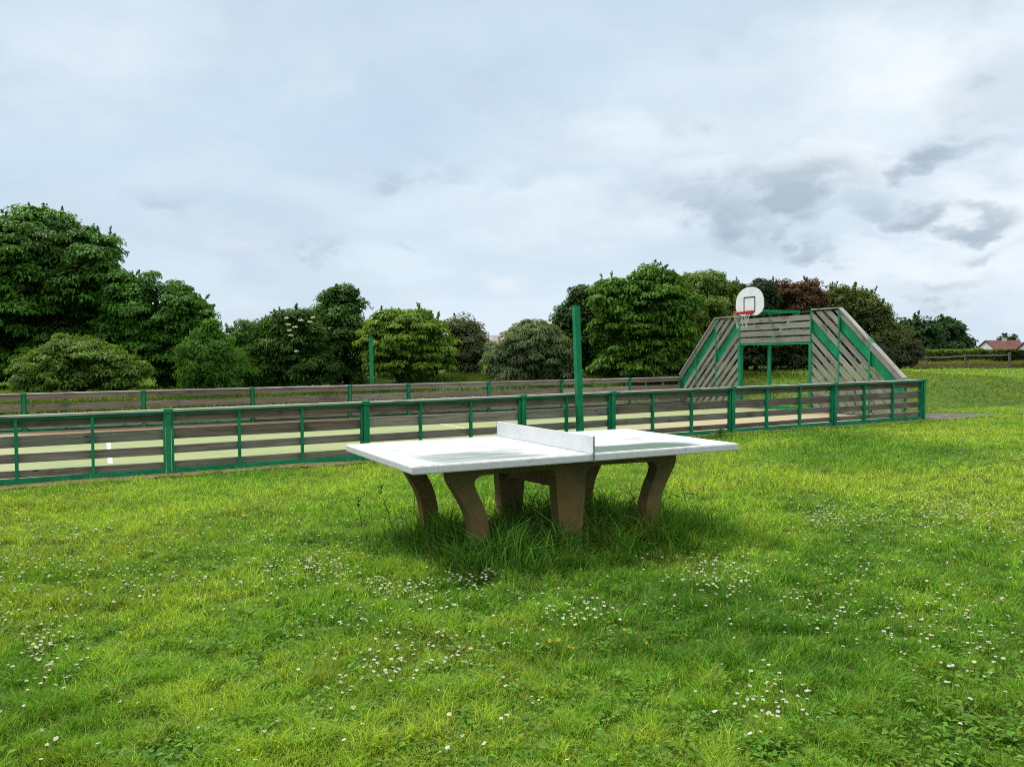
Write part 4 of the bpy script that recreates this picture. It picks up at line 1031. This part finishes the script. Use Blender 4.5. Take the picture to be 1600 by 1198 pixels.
# ------------------------------------------------------------------ tall weeds by the table
def tall_weed(label, px, py, h, nl, leafL, leafW, col, head=False, lean=(.05, 0)):
    p = ground_at(px, py); root = empty('tall_weed', (p.x, p.y, tz(p.x, p.y))); tag(root, label, 'weed')
    m = MB(); stem = [(0, 0, -.03), (lean[0] * .3, lean[1] * .3, h * .4), (lean[0], lean[1], h)]
    m.tube(stem, [.004, .0035, .0015], 6, (.05, .09, .03)); st = m.build('stem', M['leaf'], root)
    s = np.linspace(.12, .97, nl); th = np.arange(nl) * 2.4 + rng.random(nl)
    d = np.stack([np.cos(th), np.sin(th), .35 + 0 * th], 1)
    LL = leafL * (1.15 - .75 * s) * (.8 + .4 * rng.random(nl))
    P = np.stack([lean[0] * s ** 1.4, lean[1] * s ** 1.4, s * h], 1) + d * (LL * .45)[:, None]
    v, t, c = leaves(P, np.array([[0, 0, 1.]]) - d * .3 + rng.normal(size=(nl, 3)) * .15, d - np.array([[0, 0, .35]]), LL, leafW / leafL * LL, np.tile(col, (nl, 1)) * (.8 + .4 * rng.random((nl, 1))), .15)
    mesh_np('leaves', v, [t], M['leaf'], parent=root, col=c)
    if head:
        k = 26; P = np.stack([lean[0] + rng.normal(size=k) * .010, lean[1] + rng.normal(size=k) * .010, h - .02 + .09 * rng.random(k)], 1)
        v, t, c = leaves(P, unit(k), unit(k) + [0, 0, 1.0], np.full(k, .025), np.full(k, .012), np.tile([.05, .07, .035], (k, 1))); mesh_np('flower_head', v, [t], M['leaf'], parent=root, col=c)
DK = (.018, .052, .014); MD = (.035, .115, .018)
tall_weed('thin dark weed stalk rising to the left corner of the table top', 646, 818, .44, 9, .09, .018, DK, True, (.03, 0))
tall_weed('dark spiky weed with a narrow leaning head left of the table', 612, 822, .30, 12, .10, .022, DK, True, (-.09, 0))
tall_weed('short dark weed, leftmost of those beside the table', 566, 830, .22, 12, .09, .024, DK, True, (-.03, 0))
tall_weed('bright leafy weed with long pointed leaves in front of the middle leg', 872, 880, .26, 18, .13, .036, MD, False, (.02, 0))
tall_weed('leafy weed with pale leaves between the left and middle legs', 838, 868, .22, 16, .11, .032, MD, False, (-.03, 0))
tall_weed('dark weed with arching leaves under the table top beside the far middle leg', 838, 820, .36, 14, .14, .022, DK, True, (.06, 0))
tall_weed('thin grass stalk right of the middle leg', 985, 850, .36, 5, .10, .010, (.16, .18, .06), False, (.03, 0))
tall_weed('pair of dark narrow leaves right of the right leg', 1072, 790, .26, 7, .16, .016, DK, False, (-.05, 0))
tall_weed('clump of scrubby weeds against the green post of the near fence', 1126, 684, .22, 26, .14, .05, (.05, .065, .022), False, (0, 0))

# ------------------------------------------------------------------ light and sky
SUN_EL, SUN_AZ = R(57), R(-52)         # azimuth clockwise from +y: ahead of the camera on the left
sd = Vector((math.sin(SUN_AZ) * math.cos(SUN_EL), math.cos(SUN_AZ) * math.cos(SUN_EL), math.sin(SUN_EL)))
sl = bpy.data.lights.new('sun', 'SUN'); sl.energy = 3.2; sl.angle = R(13); sl.color = (1.0, .965, .91)
so = bpy.data.objects.new('sun', sl); link(so); so.rotation_euler = sd.to_track_quat('Z', 'Y').to_euler(); so.location = sd * 60

w = bpy.data.worlds.new('World'); scene.world = w; w.use_nodes = True
nt = w.node_tree; nt.nodes.clear(); h = N(nt)
sky = h.n('ShaderNodeTexSky', sky_type='NISHITA'); sky.sun_disc = False; sky.sun_elevation = SUN_EL; sky.sun_rotation = SUN_AZ
tc = h.n('ShaderNodeTexCoord').outputs['Generated']
sx = h.n('ShaderNodeSeparateXYZ'); h.l(tc, sx.inputs[0]); X, Y, Z = sx.outputs
zc = h.math('MAXIMUM', Z, 0.0)
den = h.math('ADD', zc, .16)
cv = h.n('ShaderNodeCombineXYZ'); h.l(h.math('DIVIDE', X, den), cv.inputs[0]); h.l(h.math('DIVIDE', Y, den), cv.inputs[1]); plane = cv.outputs[0]
n_big = h.noise(plane, .55, 5, .55, .4); n_mid = h.noise(plane, 1.4, 5, .5, .4); n_fine = h.noise(plane, 4.0, 6, .55, .3)
az = h.math('ARCTAN2', X, Y); el = h.math('ARCSINE', Z)
aev = h.n('ShaderNodeCombineXYZ'); h.l(az, aev.inputs[0]); h.l(h.math('MULTIPLY', el, 1.7), aev.inputs[1]); ae = aev.outputs[0]
n_puff = h.noise(ae, 7.0, 8, .55); n_puff2 = h.noise(ae, 3.4, 8, .55); n_puff3 = h.noise(ae, 11.0, 8, .56)
wa = h.math('MULTIPLY', h.math('SUBTRACT', n_puff, .5), .20); we = h.math('MULTIPLY', h.math('SUBTRACT', n_puff3, .5), .13)
wa2 = h.math('MULTIPLY', h.math('SUBTRACT', n_puff2, .5), .12)
def blob(px, py, rx, ry, soft=.35, warp=1.0):
    d = ray(px, py).normalized(); a0 = math.atan2(d.x, d.y); e0 = math.asin(d.z)
    A = h.math('DIVIDE', h.math('ADD', h.math('SUBTRACT', az, a0), h.math('MULTIPLY', h.math('ADD', wa, wa2), warp)), rx / F)
    E_ = h.math('DIVIDE', h.math('ADD', h.math('SUBTRACT', el, e0), h.math('MULTIPLY', h.math('ADD', we, h.math('MULTIPLY', wa, .4)), warp)), ry / F)
    r = h.math('SQRT', h.math('ADD', h.math('MULTIPLY', A, A), h.math('MULTIPLY', E_, E_)))
    return h.math('SUBTRACT', 1.0, h.step(r, soft, 1.0))
def blobs(lst, soft, warp):
    acc = None
    for px, py, rx, ry, s in lst:
        b = h.math('MULTIPLY', blob(px, py, rx, ry, soft, warp), s)
        acc = b if acc is None else h.math('MAXIMUM', acc, b)
    return acc
base = h.mix(h.step(h.math('ADD', h.math('MULTIPLY', n_big, .6), h.math('MULTIPLY', n_mid, .4)), .36, .64), (.48, .595, .71), (.63, .735, .81))
hor = h.math('SUBTRACT', 1.0, h.step(Z, .02, .20))
base = h.mix(h.math('MULTIPLY', hor, .75), base, (.66, .76, .85))
blue = blobs([(560, 200, 420, 130, .8), (800, 130, 260, 150, .7), (60, 250, 260, 90, .55), (1000, 30, 260, 60, .3)], .0, .8)
base = h.mix(h.math('MULTIPLY', blue, .75), base, (.45, .585, .73))
white = blobs([(1440, 120, 420, 130, .9), (1250, 265, 330, 70, .9), (1560, 330, 260, 90, .9), (960, 330, 420, 90, .5), (1450, 420, 300, 60, .7), (150, 60, 260, 90, .3), (1000, 210, 300, 60, .5)], .0, 1.0)
base = h.mix(h.math('MULTIPLY', white, .85), base, (.86, .90, .93))
shade = blobs([(1215, 285, 230, 75, 1.0), (1130, 335, 190, 70, .85), (1320, 325, 130, 50, .65), (1455, 250, 120, 44, 1.0), (1425, 338, 120, 36, .9), (1530, 340, 80, 34, .8), (1310, 390, 90, 28, .6), (1500, 440, 110, 26, .5), (1440, 455, 90, 22, .4),
    (1530, 180, 170, 70, .45), (860, 285, 120, 50, .40), (690, 260, 110, 60, .35), (520, 385, 60, 24, .55), (605, 385, 50, 22, .50), (420, 380, 60, 18, .3), (250, 290, 120, 30, .3), (1160, 380, 130, 40, .5), (1580, 390, 60, 20, .5)], .0, 1.0)
mott = h.math('MULTIPLY', h.step(n_puff2, .46, .66), .50)
base = h.mix(mott, base, (.46, .56, .67))
base = h.mix(h.math('MULTIPLY', h.step(n_puff, .52, .75), .25), base, (.74, .80, .85))
shade = h.step(h.math('ADD', shade, h.math('ADD', h.math('MULTIPLY', h.math('SUBTRACT', n_puff3, .5), 1.3), h.math('MULTIPLY', h.math('SUBTRACT', n_puff, .5), 1.7))), .16, 1.05)
base = h.mix(h.math('MULTIPLY', shade, .85), base, (.32, .405, .49))
puff = blobs([(775, 443, 70, 24, .7), (400, 380, 60, 16, .4)], .1, .6); base = h.mix(h.math('MULTIPLY', puff, .6), base, (.82, .83, .88))
# overcast sky is brighter overhead
base = h.mix(h.math('MULTIPLY', h.step(Z, .38, .75), .8), base, (.74, .75, .74))
zen = h.math('ADD', 1.0, h.math('MULTIPLY', h.step(Z, .40, .90), 1.35))
lum = h.n('ShaderNodeVectorMath', operation='SCALE'); h.l(base, lum.inputs[0]); h.l(zen, lum.inputs[3])
bg1 = h.n('ShaderNodeBackground'); h.l(sky.outputs[0], bg1.inputs[0]); bg1.inputs[1].default_value = .05
bg2 = h.n('ShaderNodeBackground'); h.l(lum.outputs[0], bg2.inputs[0]); bg2.inputs[1].default_value = 1.0
mx = h.n('ShaderNodeMixShader'); mx.inputs[0].default_value = .92; h.l(bg1.outputs[0], mx.inputs[1]); h.l(bg2.outputs[0], mx.inputs[2])
out = h.n('ShaderNodeOutputWorld'); h.l(mx.outputs[0], out.inputs[0])

scene.view_settings.view_transform = 'Standard'; scene.view_settings.look = 'None'; scene.view_settings.gamma = 1; scene.view_settings.exposure = 0.30
scene.cycles.max_bounces = 6; scene.cycles.transparent_max_bounces = 4; scene.cycles.use_denoising = False; scene.cycles.filter_width = 1.1; scene.cycles.sample_clamp_indirect = 4
